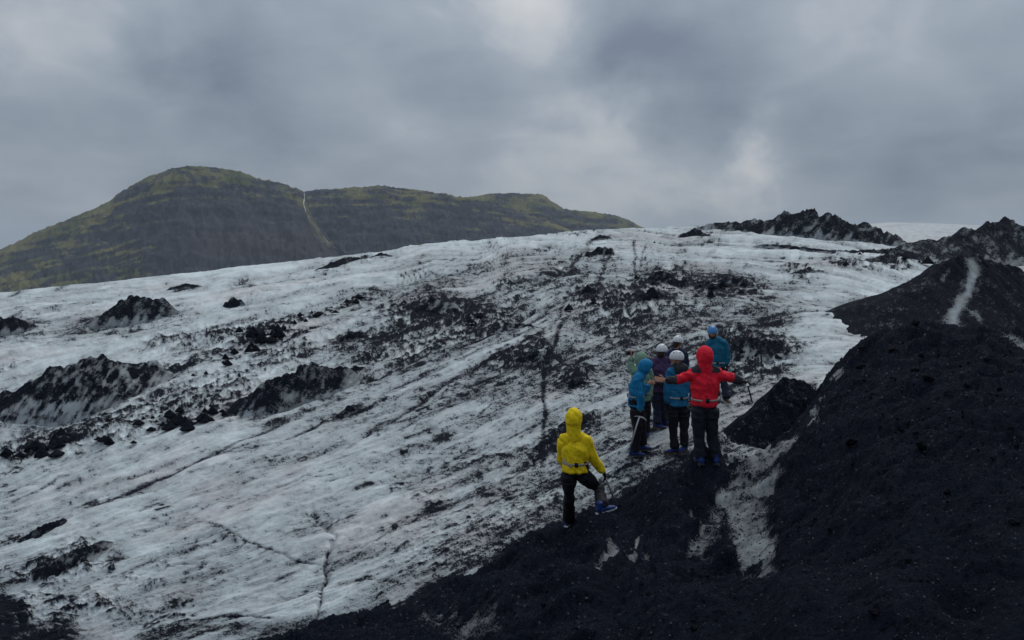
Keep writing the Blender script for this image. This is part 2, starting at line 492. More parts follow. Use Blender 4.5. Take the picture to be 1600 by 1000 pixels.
MOUNDS = [
 # spine, profile, thickness, ice, label
 ([(1172, 684), (1200, 678), (1232, 672), (1262, 668), (1290, 664)], [26, 66, 82, 66, 30], 64, .03, 'smooth black ash cone right of the red jacket, leaning against the ash slope'),
 ([(150, 503), (180, 503), (210, 502), (255, 494)], [3, 24, 38, 20], 36, .30, 'tall dark ash peak streaked with ice on the upper left of the glacier'),
 ([(-20, 520), (10, 520), (35, 516), (50, 512)], [20, 24, 16, 3], 22, .25, 'dark mound with an icy top cut by the left edge of the photo'),
 ([(352, 480), (364, 480), (376, 478)], [6, 14, 8], 11, .25, 'small isolated black knob on clean ice in the upper left'),
 ([(365, 640), (400, 638), (440, 632), (490, 615), (540, 598)], [3, 30, 44, 42, 16], 48, .24, 'large black jagged ash ridge in the middle left of the glacier'),
 ([(0, 640), (60, 640), (130, 636), (175, 625), (235, 605)], [20, 46, 72, 68, 20], 74, .58, 'broad ice hill veined with black ash on the left, above the crevassed band'),
 ([(525, 655), (545, 645), (562, 638)], [3, 12, 6], 13, .10, 'small black double-peaked ash heap on pale ice left of the centre'),
 ([(495, 424), (520, 419), (545, 412), (572, 407)], [2, 9, 10, 4], 13, .06, 'long low black ash bank on the left skyline of the ice'),
 ([(580, 405), (595, 403), (612, 402)], [3, 8, 3], 8, .05, 'little pointed black heap at the end of the skyline ash bank'),
 ([(775, 393), (788, 391), (800, 389)], [2, 6, 2], 7, .05, 'low black heap on the upper ice left of the middle crack'),
 ([(918, 402), (937, 400), (956, 400)], [7, 14, 10], 14, .30, 'black ash heap with white ice in its middle below the skyline'),
 ([(925, 376), (938, 374), (950, 373)], [2, 8, 3], 9, .08, 'small black cone close to the skyline behind the group'),
 ([(1065, 372), (1085, 371), (1108, 372)], [4, 15, 4], 16, .15, 'black round-topped heap beside the far ash ridge'),
 ([(1000, 447), (1030, 446), (1075, 450)], [4, 22, 8], 18, .12, 'wide black ash heap on the slope above the white helmets'),
 ([(900, 470), (918, 468), (935, 466)], [4, 24, 6], 18, .12, 'black pointed heap with a purple tinge left of the dark hollow'),
 ([(985, 480), (1015, 476), (1048, 472)], [8, 26, 5], 20, .10, 'black rounded ash heap right of the dark hollow'),
 ([(1122, 445), (1140, 443), (1175, 447)], [6, 12, 5], 14, .25, 'broken row of black heaps on the ice, upper right of the white helmets'),
 ([(1085, 445), (1100, 447), (1112, 450)], [4, 9, 4], 10, .2, 'small black heap between two wider heaps above the blue guide'),
 ([(1240, 430), (1262, 429), (1285, 431)], [3, 11, 4], 13, .3, 'low ragged heap alone on the pale ice below the far ridge'),
 ([(1130, 560), (1165, 556), (1215, 552)], [16, 30, 16], 42, .40, 'rugged black heap with icy ribs right behind the blue-helmeted guide'),
 ([(535, 535), (548, 532), (565, 528)], [8, 14, 8], 14, .08, 'dark block-like ash heap above the large jagged ridge'),
 ([(545, 580), (555, 579), (566, 577)], [3, 8, 3], 9, .06, 'small black heap just right of the large jagged ridge'),
 ([(645, 492), (672, 488), (710, 486)], [8, 22, 8], 24, .40, 'ragged ash and ice peak in the middle of the glacier'),
 ([(780, 520), (790, 516), (830, 512)], [4, 12, 5], 14, .35, 'dark ragged crest beside the long curved crevasse'),
 ([(805, 568), (835, 566), (862, 568)], [5, 22, 5], 18, .25, 'black peaked heap above the vertical ice crack'),
 ([(870, 608), (900, 606), (922, 603)], [4, 15, 4], 14, .28, 'low dark purple-tinged heap left of the blue hooded walker'),
 ([(30, 846), (65, 838), (100, 820)], [2, 16, 12], 14, .22, 'slanting black ash streak-heap on pale ice at the lower left'),
 ([(60, 900), (100, 890), (130, 876), (158, 860)], [10, 24, 22, 12], 30, .32, 'black twin-peaked heap above the white ice lump at the lower left'),
 ([(880, 592), (895, 590)], [4, 8], 8, .2, 'small black pile at the left foot of the crack above the walkers'),
 ([(875, 668), (890, 664), (915, 660)], [4, 12, 4], 13, .15, 'low black heap just behind the yellow hood'),
 ([(1185, 385), (1230, 388), (1270, 392), (1310, 396)], [3, 5, 4, 3], 8, .25, 'thin black ash line along the foot of the far ridge'),
 ([(1350, 412), (1385, 411), (1430, 409)], [4, 12, 4], 14, .2, 'dark heap between the far ridge and the ash hill on the right'),
 ([(1470, 412), (1500, 412), (1540, 412)], [3, 7, 3], 9, .2, 'low dark heap before the right-hand far ridge'),
 ([(265, 452), (290, 449), (312, 448)], [2, 6, 2], 7, .06, 'thin black heap on the upper left ice below the mountain'),
 ([(790, 447), (797, 446), (805, 445)], [3, 8, 3], 9, .2, 'small black knob halfway up the left of the long crevasse'),
 ([(960, 525), (972, 523), (985, 522)], [4, 10, 4], 11, .2, 'small dark heap above the raised hand with the phone'),
]
def grain_of(X, Y, k=10):
    """grain coordinates: the debris is finer seen from far, so the grain grows with distance"""
    PX, PY = project(X, Y, base_z(X, Y))
    return np.stack([PX / (k * 1.35), PY / (k * 0.62), np.zeros_like(PX)], -1).reshape(-1, 3)
# contact shade painted under the walkers' feet, then ash drifted over the ice where it meets the foreground slope
ASH_AND_FOOT_SHADE = [(6, .22, [(1048, 710), (1075, 706)]), (6, .22, [(985, 715), (1008, 708)]), (5, .2, [(1022, 670), (1040, 667)]), (4, .2, [(1116, 626), (1138, 631)]), (5, .2, [(996, 688), (1012, 686)]),
         (22, .75, [(-60, 1010), (0, 965), (15, 985)]), (13, .5, [(0, 935), (25, 950), (45, 985)]), (16, .45, [(60, 1000), (110, 985)]), (13, .42, [(230, 1000), (330, 988), (450, 985), (560, 972)]), (10, .42, [(480, 985), (560, 970), (640, 945), (690, 910)]),
         (9, .36, [(640, 935), (720, 893), (800, 862), (870, 830)]), (16, .18, [(560, 930), (680, 880), (800, 830), (870, 800)]), (7, .34, [(930, 800), (990, 765), (1050, 738)]), (24, .16, [(980, 740), (1060, 715)]), (12, .3, [(1120, 690), (1140, 705)])]
# scattered small smudges of debris, most of them drawn out along the flow
_r = random.Random(77)
for _ in range(34):
    x, y = _r.uniform(10, 290), _r.uniform(880, 985); l = _r.uniform(4, 16)
    S.append((_r.uniform(5.2, 8), _r.uniform(.22, .42), _r.choice((0, 2)), 3, [(x - l, y + l * .2), (x + l, y - l * .2)]))
for _ in range(130):
    x, y = _r.uniform(0, 1300), _r.uniform(440, 900); l = _r.uniform(5, 26)
    S.append((_r.choice((2, 2.6, 3.4, 5.4)), _r.uniform(.20, .42), 0, 1, [(x - l, y + l * .38), (x + l, y - l * .38)]))
def build_glacier():
    # columns: dense in view, thin at the sides; rows follow the perspective of the camera's place
    a0, a1 = pdir(-30, 500)[0], pdir(1630, 500)[0]
    cols = np.concatenate([np.linspace(pdir(-900, 500)[0], a0, 80)[:-1], np.linspace(a0, a1, 1080), np.linspace(a1, pdir(2600, 500)[0], 70)[1:]])
    nr = 560
    f = np.linspace(0, 1, nr)
    s, h = base_sh(cols)
    tl = pdir(800, 1130)[1]
    w = 1 - f ** 1.12
    t = s[None] - (s[None] - tl) * w[:, None]
    A = np.broadcast_to(cols[None], t.shape)
    D = base_D(A.ravel(), t.ravel()).reshape(t.shape)
    D[-1] = K
    far = K * np.array([1.06, 1.15, 1.3, 1.6, 2.0, 2.6])
    D = np.vstack([D, np.broadcast_to(far[:, None], (len(far), len(cols)))])
    A = np.broadcast_to(cols[None], D.shape)
    X, Y = A * D, D
    Z = base_z(X, Y)
    PX, PY = project(X, Y, np.minimum(Z, np.where(Y > K, Z, Z)))
    psi = _flow(PX / 400, PY / 400)
    phi = PX / 400 + 0.3 * np.log(Y)
    # relief
    unit = Y / F                                                       # metres per photo pixel at that distance
    wx = PX + 14 * fbm(PX / 60, PY / 30, 3, 5)
    wy = PY + 7 * fbm(PX / 60, PY / 30, 3, 9)
    dirt = np.full(X.shape, 0.0, np.float32)
    dz = np.zeros(X.shape, np.float32)
    rough = np.full(X.shape, 0.0, np.float32)
    bandm = np.zeros(X.shape, np.float32)
    for (hw, d, hh, r, pts) in S:
        xs = [p[0] for p in pts]; ys = [p[1] for p in pts]
        m = (PX > min(xs) - 3 * hw - 20) & (PX < max(xs) + 3 * hw + 20) & (PY > min(ys) - 3 * hw - 12) & (PY < max(ys) + 3 * hw + 12) & (Y < K * 1.01)
        if not m.any():
            continue
        k = 0.35 if hw < 6 else 1.0
        dist, tt = seg_dist(PX[m] + (wx[m] - PX[m]) * k, PY[m] + (wy[m] - PY[m]) * k, pts)
        endf = np.clip(np.minimum(tt, 1 - tt) * 6 + 0.35, 0, 1)
        g = np.exp(-(dist / hw) ** 2) * endf
        if hw > 5:
            bandm[m] += d / 0.36 * g
        else:
            dirt[m] += 0.9 * d * g
        rough[m] += r * g
        if hh:
            dz[m] += hh * np.exp(-(dist / (hw * 0.8)) ** 2) * endf
    for (sp, pr, th, ice, lab) in MOUNDS[1:]:
        xs = [p[0] for p in sp]; ys = [p[1] for p in sp]
        m = (PX > min(xs) - 3 * th) & (PX < max(xs) + 3 * th) & (PY > min(ys) - 40) & (PY < max(ys) + 40)
        dist, tt = seg_dist(wx[m], ys[0] + 0 * wy[m] if False else (wy[m] - np.mean(ys)) * 1.9 + np.mean(ys), [(x, (y - np.mean(ys)) * 1.9 + np.mean(ys)) for x, y in sp])
        bandm[m] += 0.55 * np.exp(-(dist / (th * 0.85 + 4)) ** 2)
        rough[m] += 1.5 * np.exp(-(dist / (th * 0.9 + 4)) ** 2)
    dirt = np.where(dirt > 0.5, 0.5 + (dirt - 0.5) * 0.3, dirt)
    dz = dz * unit
    # streaky relief along the flow, plus world-scale lumps
    str_ = fbm(psi * 7, phi * 2.5, 5, 40)
    str2 = fbm(psi * 26, phi * 6, 4, 60)
    lump = fbm(X / 5, Y / 7, 4, 80)
    rid = fbm(psi * 16, phi * 12, 5, 90, 0.6, ridged=True)
    rid2 = fbm(PX / 17 , PY / 9, 4, 97, 0.6, ridged=True)
    fold = fbm(psi * 1.9 + 0.25 * fbm(PX / 160, PY / 80, 3, 201), phi * 1.1, 4, 203, 0.5)
    fold2 = fbm(psi * 4.5 + 0.3 * fbm(PX / 90, PY / 40, 3, 207), phi * 2.2, 4, 209, 0.5, ridged=True) - 0.42
    dz += unit * (11.0 * fold + 4.5 * fold2)
    dz += unit * (2.4 * str_ + 0.9 * str2) + 0.10 * lump * np.clip(Y / 15, 0.4, 2.0)
    rs = np.clip(rough, 0, 9)
    dz += unit * rs * (1.0 * rid + 0.55 * rid2)
    # debris collects on the small crests and washes out of the hollows
    for (hw, am, pts) in ASH_AND_FOOT_SHADE:
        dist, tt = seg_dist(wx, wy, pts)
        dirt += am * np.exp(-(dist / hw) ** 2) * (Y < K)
    bandm = np.clip(bandm, 0, 1.25)
    pat = 0.55 * (rid2 - 0.42) + 0.55 * (rid - 0.42) + 0.45 * fbm(PX / 6.5, PY / 4.5, 4, 151, 0.7) + 0.35 * fbm(psi * 10, phi * 5, 4, 153)
    dirt += bandm * (0.17 + 0.95 * pat)
    fleck = sstep(0.10, 0.55, fbm(PX / 15 + 2 * psi, PY / 5.5, 5, 131, 0.68))
    dirt += 0.30 * fleck * sstep(0.0, 0.4, fbm(PX / 110, PY / 45, 4, 141) + 0.30 * sstep(500, 800, PX) * sstep(1350, 1150, PX) - 0.05)
    dirt += 0.20 * sstep(0.10, 0.55, fbm(psi * 9, phi * 1.6, 5, 120, 0.6)) + 0.12 * np.clip(str2, -.4, 1)
    regional = (0.13 * sstep(430, 640, PX + 0.4 * (PY - 500)) * sstep(1300, 1120, PX) * sstep(720, 600, PY) * sstep(385, 440, PY) + 0.08 * sstep(800, 880, PX) * sstep(620, 680, PY)
                + 0.10 * sstep(480, 800, PX) * sstep(1300, 1150, PX) * sstep(900, 560, PY) * sstep(380, 430, PY) + 0.05 * sstep(560, 740, PX) * sstep(640, 760, PY)
                - 0.08 * sstep(900, 300, PX) * sstep(520, 420, PY) - 0.03 * sstep(1100, 1250, PX))
    wps = psi + 0.10 * fbm(PX / 50, PY / 26, 4, 71)
    ck = sstep(0.86, 0.97, 1 - np.abs(pn(wps * 5.5, phi * 1.3, 33)) * 1.6) * sstep(0.02, 0.35, fbm(psi * 3, phi * 1.5, 3, 35))
    ck2 = sstep(0.80, 0.97, 1 - np.abs(pn(wps * 14, phi * 3.2, 43)) * 1.6) * sstep(0.05, 0.40, fbm(psi * 5 + 3, phi * 2.5, 3, 45))
    dirt += (0.30 * ck + 0.22 * ck2) * (0.5 + 0.5 * sstep(300, 700, PX))
    dz -= unit * (2.2 * ck + 1.2 * ck2)
    dirt += 0.165 + 0.035 * sstep(600, 800, PY) + regional + 0.20 * fbm(PX / 90, PY / 26, 5, 161, 0.6) + 0.24 * fbm(psi * 5, phi * 1.6, 5, 163, 0.6) - 0.26 * fold - 0.10 * fold2  # fold furrows darkened: dirt film plus relief shading painted into the tone
    fade = np.clip((K * 1.05 - Y) / (K * 0.1), 0, 1)
    Z = Z + dz * np.clip(fade + 0.0, 0, 1)
    verts = np.stack([X, Y, Z], -1).reshape(-1, 3)
    flow = np.stack([psi * 9, phi * 9.0, np.zeros_like(psi)], -1).reshape(-1, 3)
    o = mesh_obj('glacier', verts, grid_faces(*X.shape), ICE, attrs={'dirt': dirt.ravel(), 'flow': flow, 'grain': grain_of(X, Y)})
    return structure(o), (X, Y, Z)
glacier, G = build_glacier()

# ---------------------------------------------------------------- the black ash slope in front
B = [(1600, 1000, 3.2), (1300, 1000, 3.6), (1100, 1000, 4.5), (900, 1000, 5.4), (700, 1000, 6.9), (500, 1000, 9.0), (400, 1010, 9.8),
     (1800, 900, 3.6), (1900, 700, 5.5), (1900, 560, 9.5), (1600, 1150, 2.5), (1200, 1150, 2.9), (800, 1150, 4.2), (400, 1150, 6.4),
     (900, 900, 7.4), (760, 930, 8.6), (640, 975, 9.4), (700, 905, 10.5), (800, 866, 10.6), (880, 823, 11.0), (945, 800, 11.0), (1000, 770, 11.0),
     (1000, 850, 8.3), (1040, 790, 9.7), (1000, 920, 6.7), (1050, 742, 11.0), (1095, 723, 11.15), (1125, 724, 11.2), (1100, 780, 9.6), (1100, 850, 7.9), (1150, 930, 6.1), (1200, 930, 5.9),
     (1180, 890, 7.1), (1170, 800, 9.2), (1185, 722, 11.4), (1240, 672, 12.3), (1285, 605, 13.2), (1312, 560, 13.8),
     (1262, 690, 9.8), (1228, 770, 8.6), (1218, 870, 6.9), (1230, 940, 5.3), (1300, 620, 11.4),
     (1400, 700, 7.0), (1600, 700, 6.3), (1400, 850, 4.9), (1600, 850, 4.3), (1400, 565, 11.4), (1600, 565, 10.3), (1500, 620, 8.6), (1320, 800, 6.4),
     (1342, 533, 13.4), (1450, 523, 13.4), (1600, 524, 12.6), (1750, 520, 12.4), (2300, 515, 11.5), (2300, 900, 3.5), (3000, 520, 10), (3000, 900, 3.2), (4200, 540, 8)]
_bp, _bv = [], []
for (px, py, D) in B:
    v = P(px, py, D)
    _bp.append((v.x, v.y)); _bv.append(v.z)
for (px, D, z) in [(1342, 15.5, -3.0), (1450, 15.8, -3.0), (1600, 15.2, -2.9), (1750, 15, -2.9), (2300, 15, -2.6), (3000, 14, -2.4), (1100, 12.4, -4.2), (1040, 12.3, -4.6), (960, 12.4, -4.9), (880, 12.3, -5.2), (800, 12.2, -5.4),
                   (700, 12.3, -5.9), (500, 12.3, -6.9), (300, 12.5, -7.8), (300, 10.0, -6.2), (1200, 13.2, -4.2), (1290, 15.2, -3.9), (100, 9.0, -6.0), (0, 2.0, -1.7), (800, 1.0, -1.65), (1700, 1.0, -1.6), (800, 2.2, -2.0)]:
    a = float(pdir(px, 700)[0])
    _bp.append((a * D, D)); _bv.append(z)
bsurf = tps_fit(_bp, _bv, 0.003)
# ice showing through the ash: (half width, amount, points)
BARE = [(15, .66, [(1238, 685), (1210, 712), (1185, 735)]), (38, .66, [(1182, 738), (1165, 795), (1176, 840), (1186, 856)]), (5, .5, [(1545, 530), (1610, 532)]),
        (18, .55, [(1130, 775), (1150, 800), (1160, 850), (1165, 880)]),
        (6, .75, [(1320, 560), (1305, 590)]), (5.5, .62, [(1282, 625), (1268, 655), (1252, 690)]),
        (7, .45, [(1275, 655), (1290, 665)]), (10, .7, [(990, 880), (1000, 890)]), (12, .7, [(1045, 892), (1065, 895)]), (7, .6, [(1005, 862), (1012, 890)]),
        (6, .6, [(1080, 820), (1095, 835)]), (7, .6, [(1090, 880), (1105, 890)]), (4.5, .7, [(1005, 838), (990, 855)]),
        (5, .62, [(955, 880), (930, 905), (900, 910)]), (6, .34, [(1110, 930), (1125, 965)]), (5, .35, [(1060, 945), (1062, 950)]),
        (4, .6, [(1185, 872), (1215, 868)]), (15, .40, [(1165, 900), (1240, 905)]),
        (6, .34, [(690, 960), (720, 950)]), (7, .5, [(1000, 760), (1030, 745), (1060, 735)]), (5, .45, [(950, 785), (980, 775)]), (4, .85, [(1135, 727), (1170, 712), (1200, 705)]), (26, .36, [(670, 965), (720, 985), (770, 975)]), (14, .5, [(1085, 850), (1120, 835)]), (24, .30, [(1120, 800), (1110, 860)]), (9, .5, [(905, 905), (930, 890), (960, 872)]), (20, .22, [(820, 960), (880, 940)]), (5, .5, [(700, 905), (660, 930)])]
# raised bumps: (photo x, y, radius px, height m)
BUMPS = [(1042, 802, 40, .22), (1093, 733, 20, .20), (830, 885, 34, .14), (930, 840, 36, .10), (900, 940, 50, .16), (1090, 960, 46, .14), (1020, 975, 40, .12), (1240, 960, 60, .10),
         (1540, 560, 26, .10), (1450, 590, 14, .05), (1380, 545, 20, .10), (1490, 620, 22, .05), (1500, 930, 40, -.12), (780, 950, 50, .12), (1000, 930, 30, .1), (1130, 890, 20, .1)]
def ash_height(X, Y):
    Z = bsurf(X, Y)
    PX, PY = project(X, Y, Z)
    for (px, py, r, h) in BUMPS:
        Z = Z + 1.7 * h * np.exp(-(((PX - px) / r) ** 2 + ((PY - py) / (r * 0.8)) ** 2))
    return Z, PX, PY
def build_ash():
    cols = np.concatenate([np.linspace(pdir(120, 700)[0], pdir(1700, 700)[0], 800), np.linspace(pdir(1700, 700)[0], pdir(4200, 700)[0], 130)[1:]])
    rows = np.exp(np.linspace(math.log(1.3), math.log(16.5), 460))
    Y = np.broadcast_to(rows[:, None], (len(rows), len(cols)))
    X = cols[None] * Y
    Z, PX, PY = ash_height(X, Y)
    lump = fbm(X * 1.1, Y * 1.1, 4, 7)
    clod = fbm(X * 4.2, Y * 4.2, 4, 27, 0.6)
    clod2 = fbm(X * 14, Y * 14, 3, 31, 0.6)
    sc = np.clip(Y / 7, 0.45, 1.3)
    rr = 0.4 + 0.6 * sstep(-0.1, 0.5, fbm(X * 0.7, Y * 0.7, 3, 77))
    gul = fbm(X * 0.55 - Y * 0.35, X * 0.25 + Y * 0.75, 4, 61, 0.55, ridged=True) - 0.42
    Z = Z + 0.23 * gul * np.clip(Y / 6, 0.3, 1.2) + 0.13 * lump + 0.085 * sc * rr * clod + 0.042 * sc * clod2
    dirt = np.full(X.shape, 1.0, np.float32)
    wx = PX + 16 * fbm(X * 2.2, Y * 2.2, 4, 15)
    wy = PY + 14 * fbm(X * 2.2, Y * 2.2, 4, 19)
    bare = np.zeros(X.shape)
    for (hw, am, pts) in BARE:
        dist, tt = seg_dist(wx, wy, pts)
        bare = np.maximum(bare, am * np.exp(-(dist / hw) ** 2))
    bare = bare + 0.26 * fbm(X * 3, Y * 3, 7, 55, 0.68) * (bare > 0.03)
    bsh = sstep(0.15, 0.42, bare)
    dirt -= bsh * (0.30 + 0.58 * np.clip(bare, 0, 1))
    Z = Z - 0.06 * bsh
    dirt += (0.12 + 0.45 * sstep(0.9, 0.5, dirt)) * fbm(X * 3, Y * 3, 6, 51, 0.62)
    dirt = np.clip(dirt, 0.05, 1.2)
    flow = np.stack([X * 3, Y * 3, Z * 3], -1).reshape(-1, 3)
    o = mesh_obj('ash_slope', np.stack([X, Y, Z], -1).reshape(-1, 3), grid_faces(*X.shape), ASH, attrs={'dirt': dirt.ravel(), 'flow': flow, 'grain': grain_of(X, Y, 8.5)})
    return structure(o), (X, Y, Z)
ash_slope, GA = build_ash()

# ---------------------------------------------------------------- heaps and ridges of ash lying on the ice
def heap(name, spine, prof, thick, seed, ice=0.15, jag=0.35, n=None, marks=(), lump=1.0, mat=None):
    """a ridge of debris over a spine of photo pixels; prof = heights and thick = half thickness, in photo pixels at that distance"""
    pts = [ground(*p) for p in spine]
    Dm = sum(p.y for p in pts) / len(pts)
    u_ = Dm / F
    xs = [spine[0][0]] + [p[0] for p in spine] + [spine[-1][0]]
    L = max(abs(spine[-1][0] - spine[0][0]) + 2 * thick, 8)
    nu = n or int(min(max(L * 1.1, 16), 420)); nv = int(min(max(thick * 1.3, 12), 110))
    U = np.linspace(0, 1, nu)[None]; V = np.linspace(-1, 1, nv)[:, None]
    U, V = np.broadcast_to(U, (nv, nu)), np.broadcast_to(V, (nv, nu))
    k = np.linspace(0, 1, len(pts))
    ext = thick * u_ * 0.6
    d0 = (pts[1] - pts[0]).normalized() * ext; d1 = (pts[-1] - pts[-2]).normalized() * ext
    cx = np.interp(U, k, [p.x for p in pts]); cy = np.interp(U, k, [p.y for p in pts])
    cx = cx - d0.x * np.clip(1 - U * 6, 0, 1) + d1.x * np.clip(1 - (1 - U) * 6, 0, 1)
    cy = cy - d0.y * np.clip(1 - U * 6, 0, 1) + d1.y * np.clip(1 - (1 - U) * 6, 0, 1)
    hx = np.interp(U, k, prof)
    tp = np.clip(np.minimum(U, 1 - U) * 7, 0, 1) ** 0.6
    th = thick * u_ * (0.45 + 0.55 * tp)
    dv = Vector((d1.x + d0.x, d1.y + d0.y)).normalized()
    nx, ny = -dv.y, dv.x
    if ny < 0:
        nx, ny = -nx, -ny
    X = cx + nx * V * th; Y = cy + ny * V * th
    fr = 1.0 / (max(prof) * u_ + 0.02)
    wob = fbm(X * fr * 0.8 + seed, Y * fr * 0.8, 3, seed)
    vv = np.clip(np.abs(V + 0.25 * wob * (1 - np.abs(V))), 0, 1)
    shape = ((1 - vv ** 1.25) if jag > 0.1 else (1 - vv) ** 1.02) * np.clip(np.minimum(U, 1 - U) * 14, 0, 1)
    rg = fbm(X * fr * 0.85 + 3 * seed, Y * fr * 0.6, 5, seed + 3, 0.5, ridged=True)
    fn = fbm(X * fr * 4.0, Y * fr * 4.0, 3, seed + 8, 0.6)
    H = hx * u_ * shape * (1 - 0.5 * jag + 1.5 * jag * rg) + hx * u_ * 0.10 * lump * fn * (0.3 + shape)
    Z = base_z(X, Y) + H - 0.10 * hx * u_ * (np.abs(V) ** 6) - 0.30 * hx * u_ * (np.abs(V) > 0.97)
    Z = Z - 0.12 * hx * u_ * (1 - np.clip(np.minimum(U, 1 - U) * 16, 0, 1))
    PX, PY = project(X, Y, Z)
    vein = fbm(PX / 11 + 0.05 * PY, PY / 19, 5, seed + 21, 0.6) + 0.7 * fbm(PX / 34, PY / 26, 3, seed + 22)
    feather = 0.0 if ice < 0.04 else 1.0
    dirt = 0.86 - ice * (1.5 * sstep(-0.25, 0.6, vein) + 0.5 * (rg - 0.4)) - feather * 0.50 * sstep(0.62, 1.0, np.abs(V) + 0.5 * vein * 0.5) - feather * 0.45 * sstep(0.10, 0.0, np.minimum(U, 1 - U))
    for (hw, am, mp) in marks:
        dist, tt = seg_dist(PX + hw * fbm(PX / hw / 2, PY / hw / 2, 3, 5), PY, mp)
        dirt = dirt - am * np.exp(-(dist / hw) ** 2)
    flow = np.stack([X * fr * 2, Y * fr * 2, Z * fr], -1).reshape(-1, 3)
    c = Vector((float(np.mean(X)), float(np.mean(Y)), float(np.min(Z))))
    v = np.stack([X, Y, Z], -1).reshape(-1, 3) - np.array(c)
    o = mesh_obj(name, v, grid_faces(nv, nu), mat or HEAP, attrs={'dirt': dirt.ravel(), 'flow': flow, 'grain': np.stack([PX / 10, PY / 8, np.zeros_like(PX)], -1).reshape(-1, 3)})
    o.location = c
    return o
HEAP = glacier_material('heap_ash', (0.34, 0.38, 0.40), (0.30, 0.32, 0.33), (0.27, 0.28, 0.28), (0.0030, 0.0045, 0.0085), (0.0078, 0.0098, 0.0160), fine=0.9)

structure(heap('ash_ridge', [(1090, 357), (1150, 362), (1200, 366), (1255, 372), (1310, 375), (1360, 380), (1425, 384)], [6, 13, 20, 36, 30, 24, 5], 40, 11, ice=0.36, jag=0.32))
structure(heap('ash_ridge', [(1430, 402), (1480, 404), (1540, 408), (1600, 412), (1700, 420), (1800, 428)], [12, 22, 46, 60, 70, 40], 55, 23, ice=0.28, jag=0.40))
structure(heap('ash_hill', [(1375, 514), (1432, 507), (1490, 500), (1548, 500), (1620, 502), (1750, 505), (1850, 510)], [16, 52, 98, 94, 74, 62, 10], 120, 37, ice=0.02, jag=0.07, lump=0.5,
               marks=[(10, .85, [(1522, 412), (1515, 445), (1498, 480), (1482, 512)]), (6, .5, [(1522, 488), (1530, 498)]), (4, .4, [(1480, 425), (1472, 440)])]))
structure(heap('ash_ridge', [(1290, 395), (1340, 398), (1400, 402), (1450, 405)], [3, 6, 12, 5], 16, 29, ice=0.2))

for i, (sp, pr, th, ice, lab) in enumerate(MOUNDS):
    smooth_one = i == 0
    o = heap('ash_mound', sp, pr, th, 100 + i * 13, ice=ice, jag=0.14 if smooth_one else 0.24, lump=0.9 if smooth_one else 1.3)
    tag(o, lab, 'ash mound')

# ---------------------------------------------------------------- mountain behind
def mountain_material():
    m, t, b = new_mat('mountain_rock_and_moss')
    pos = N(t, 'ShaderNodeNewGeometry').outputs['Position']
    g = attr(t, 'grass').outputs['Fac']
    red = attr(t, 'red').outputs['Fac']
    n1 = noise(t, vmath(t, 'MULTIPLY', pos, (1.0, 0.5, 1.6)).outputs[0], 0.020, 8, 0.65).outputs[0]
    n2 = noise(t, pos, 0.16, 6, 0.65).outputs[0]
    v = math_node(t, 'MULTIPLY_ADD', math_node(t, 'SUBTRACT', n1, 0.5), 1.5, g)
    v = math_node(t, 'MULTIPLY_ADD', math_node(t, 'SUBTRACT', n2, 0.5), 0.9, v)
    n3 = noise(t, vmath(t, 'MULTIPLY', pos, (1.0, 0.6, 1.4)).outputs[0], 0.045, 6, 0.6).outputs[0]
    rock = mixc(t, maprange(t, math_node(t, 'MULTIPLY_ADD', n2, 0.6, math_node(t, 'MULTIPLY', n3, 0.5)), 0.48, 0.64), (0.003, 0.008, 0.022), (0.036, 0.042, 0.062))
    rock = mixc(t, math_node(t, 'MULTIPLY', attr(t, 'band').outputs['Fac'], 0.75), rock, (0.066, 0.070, 0.082))
    rock = mixc(t, math_node(t, 'MULTIPLY', red, 0.5), rock, (0.075, 0.055, 0.058))
    moss = mixc(t, maprange(t, n1, 0.35, 0.65), (0.078, 0.088, 0.036), (0.165, 0.152, 0.066))
    col = mixc(t, maprange(t, v, 0.24, 0.50, 0, 0.92), rock, moss)
    t.links.new(col, b.inputs['Base Color'])
    b.inputs['Roughness'].default_value = 0.95
    b.inputs['Specular IOR Level'].default_value = 0.1
    return m
MT = mountain_material()
HILLS = {}
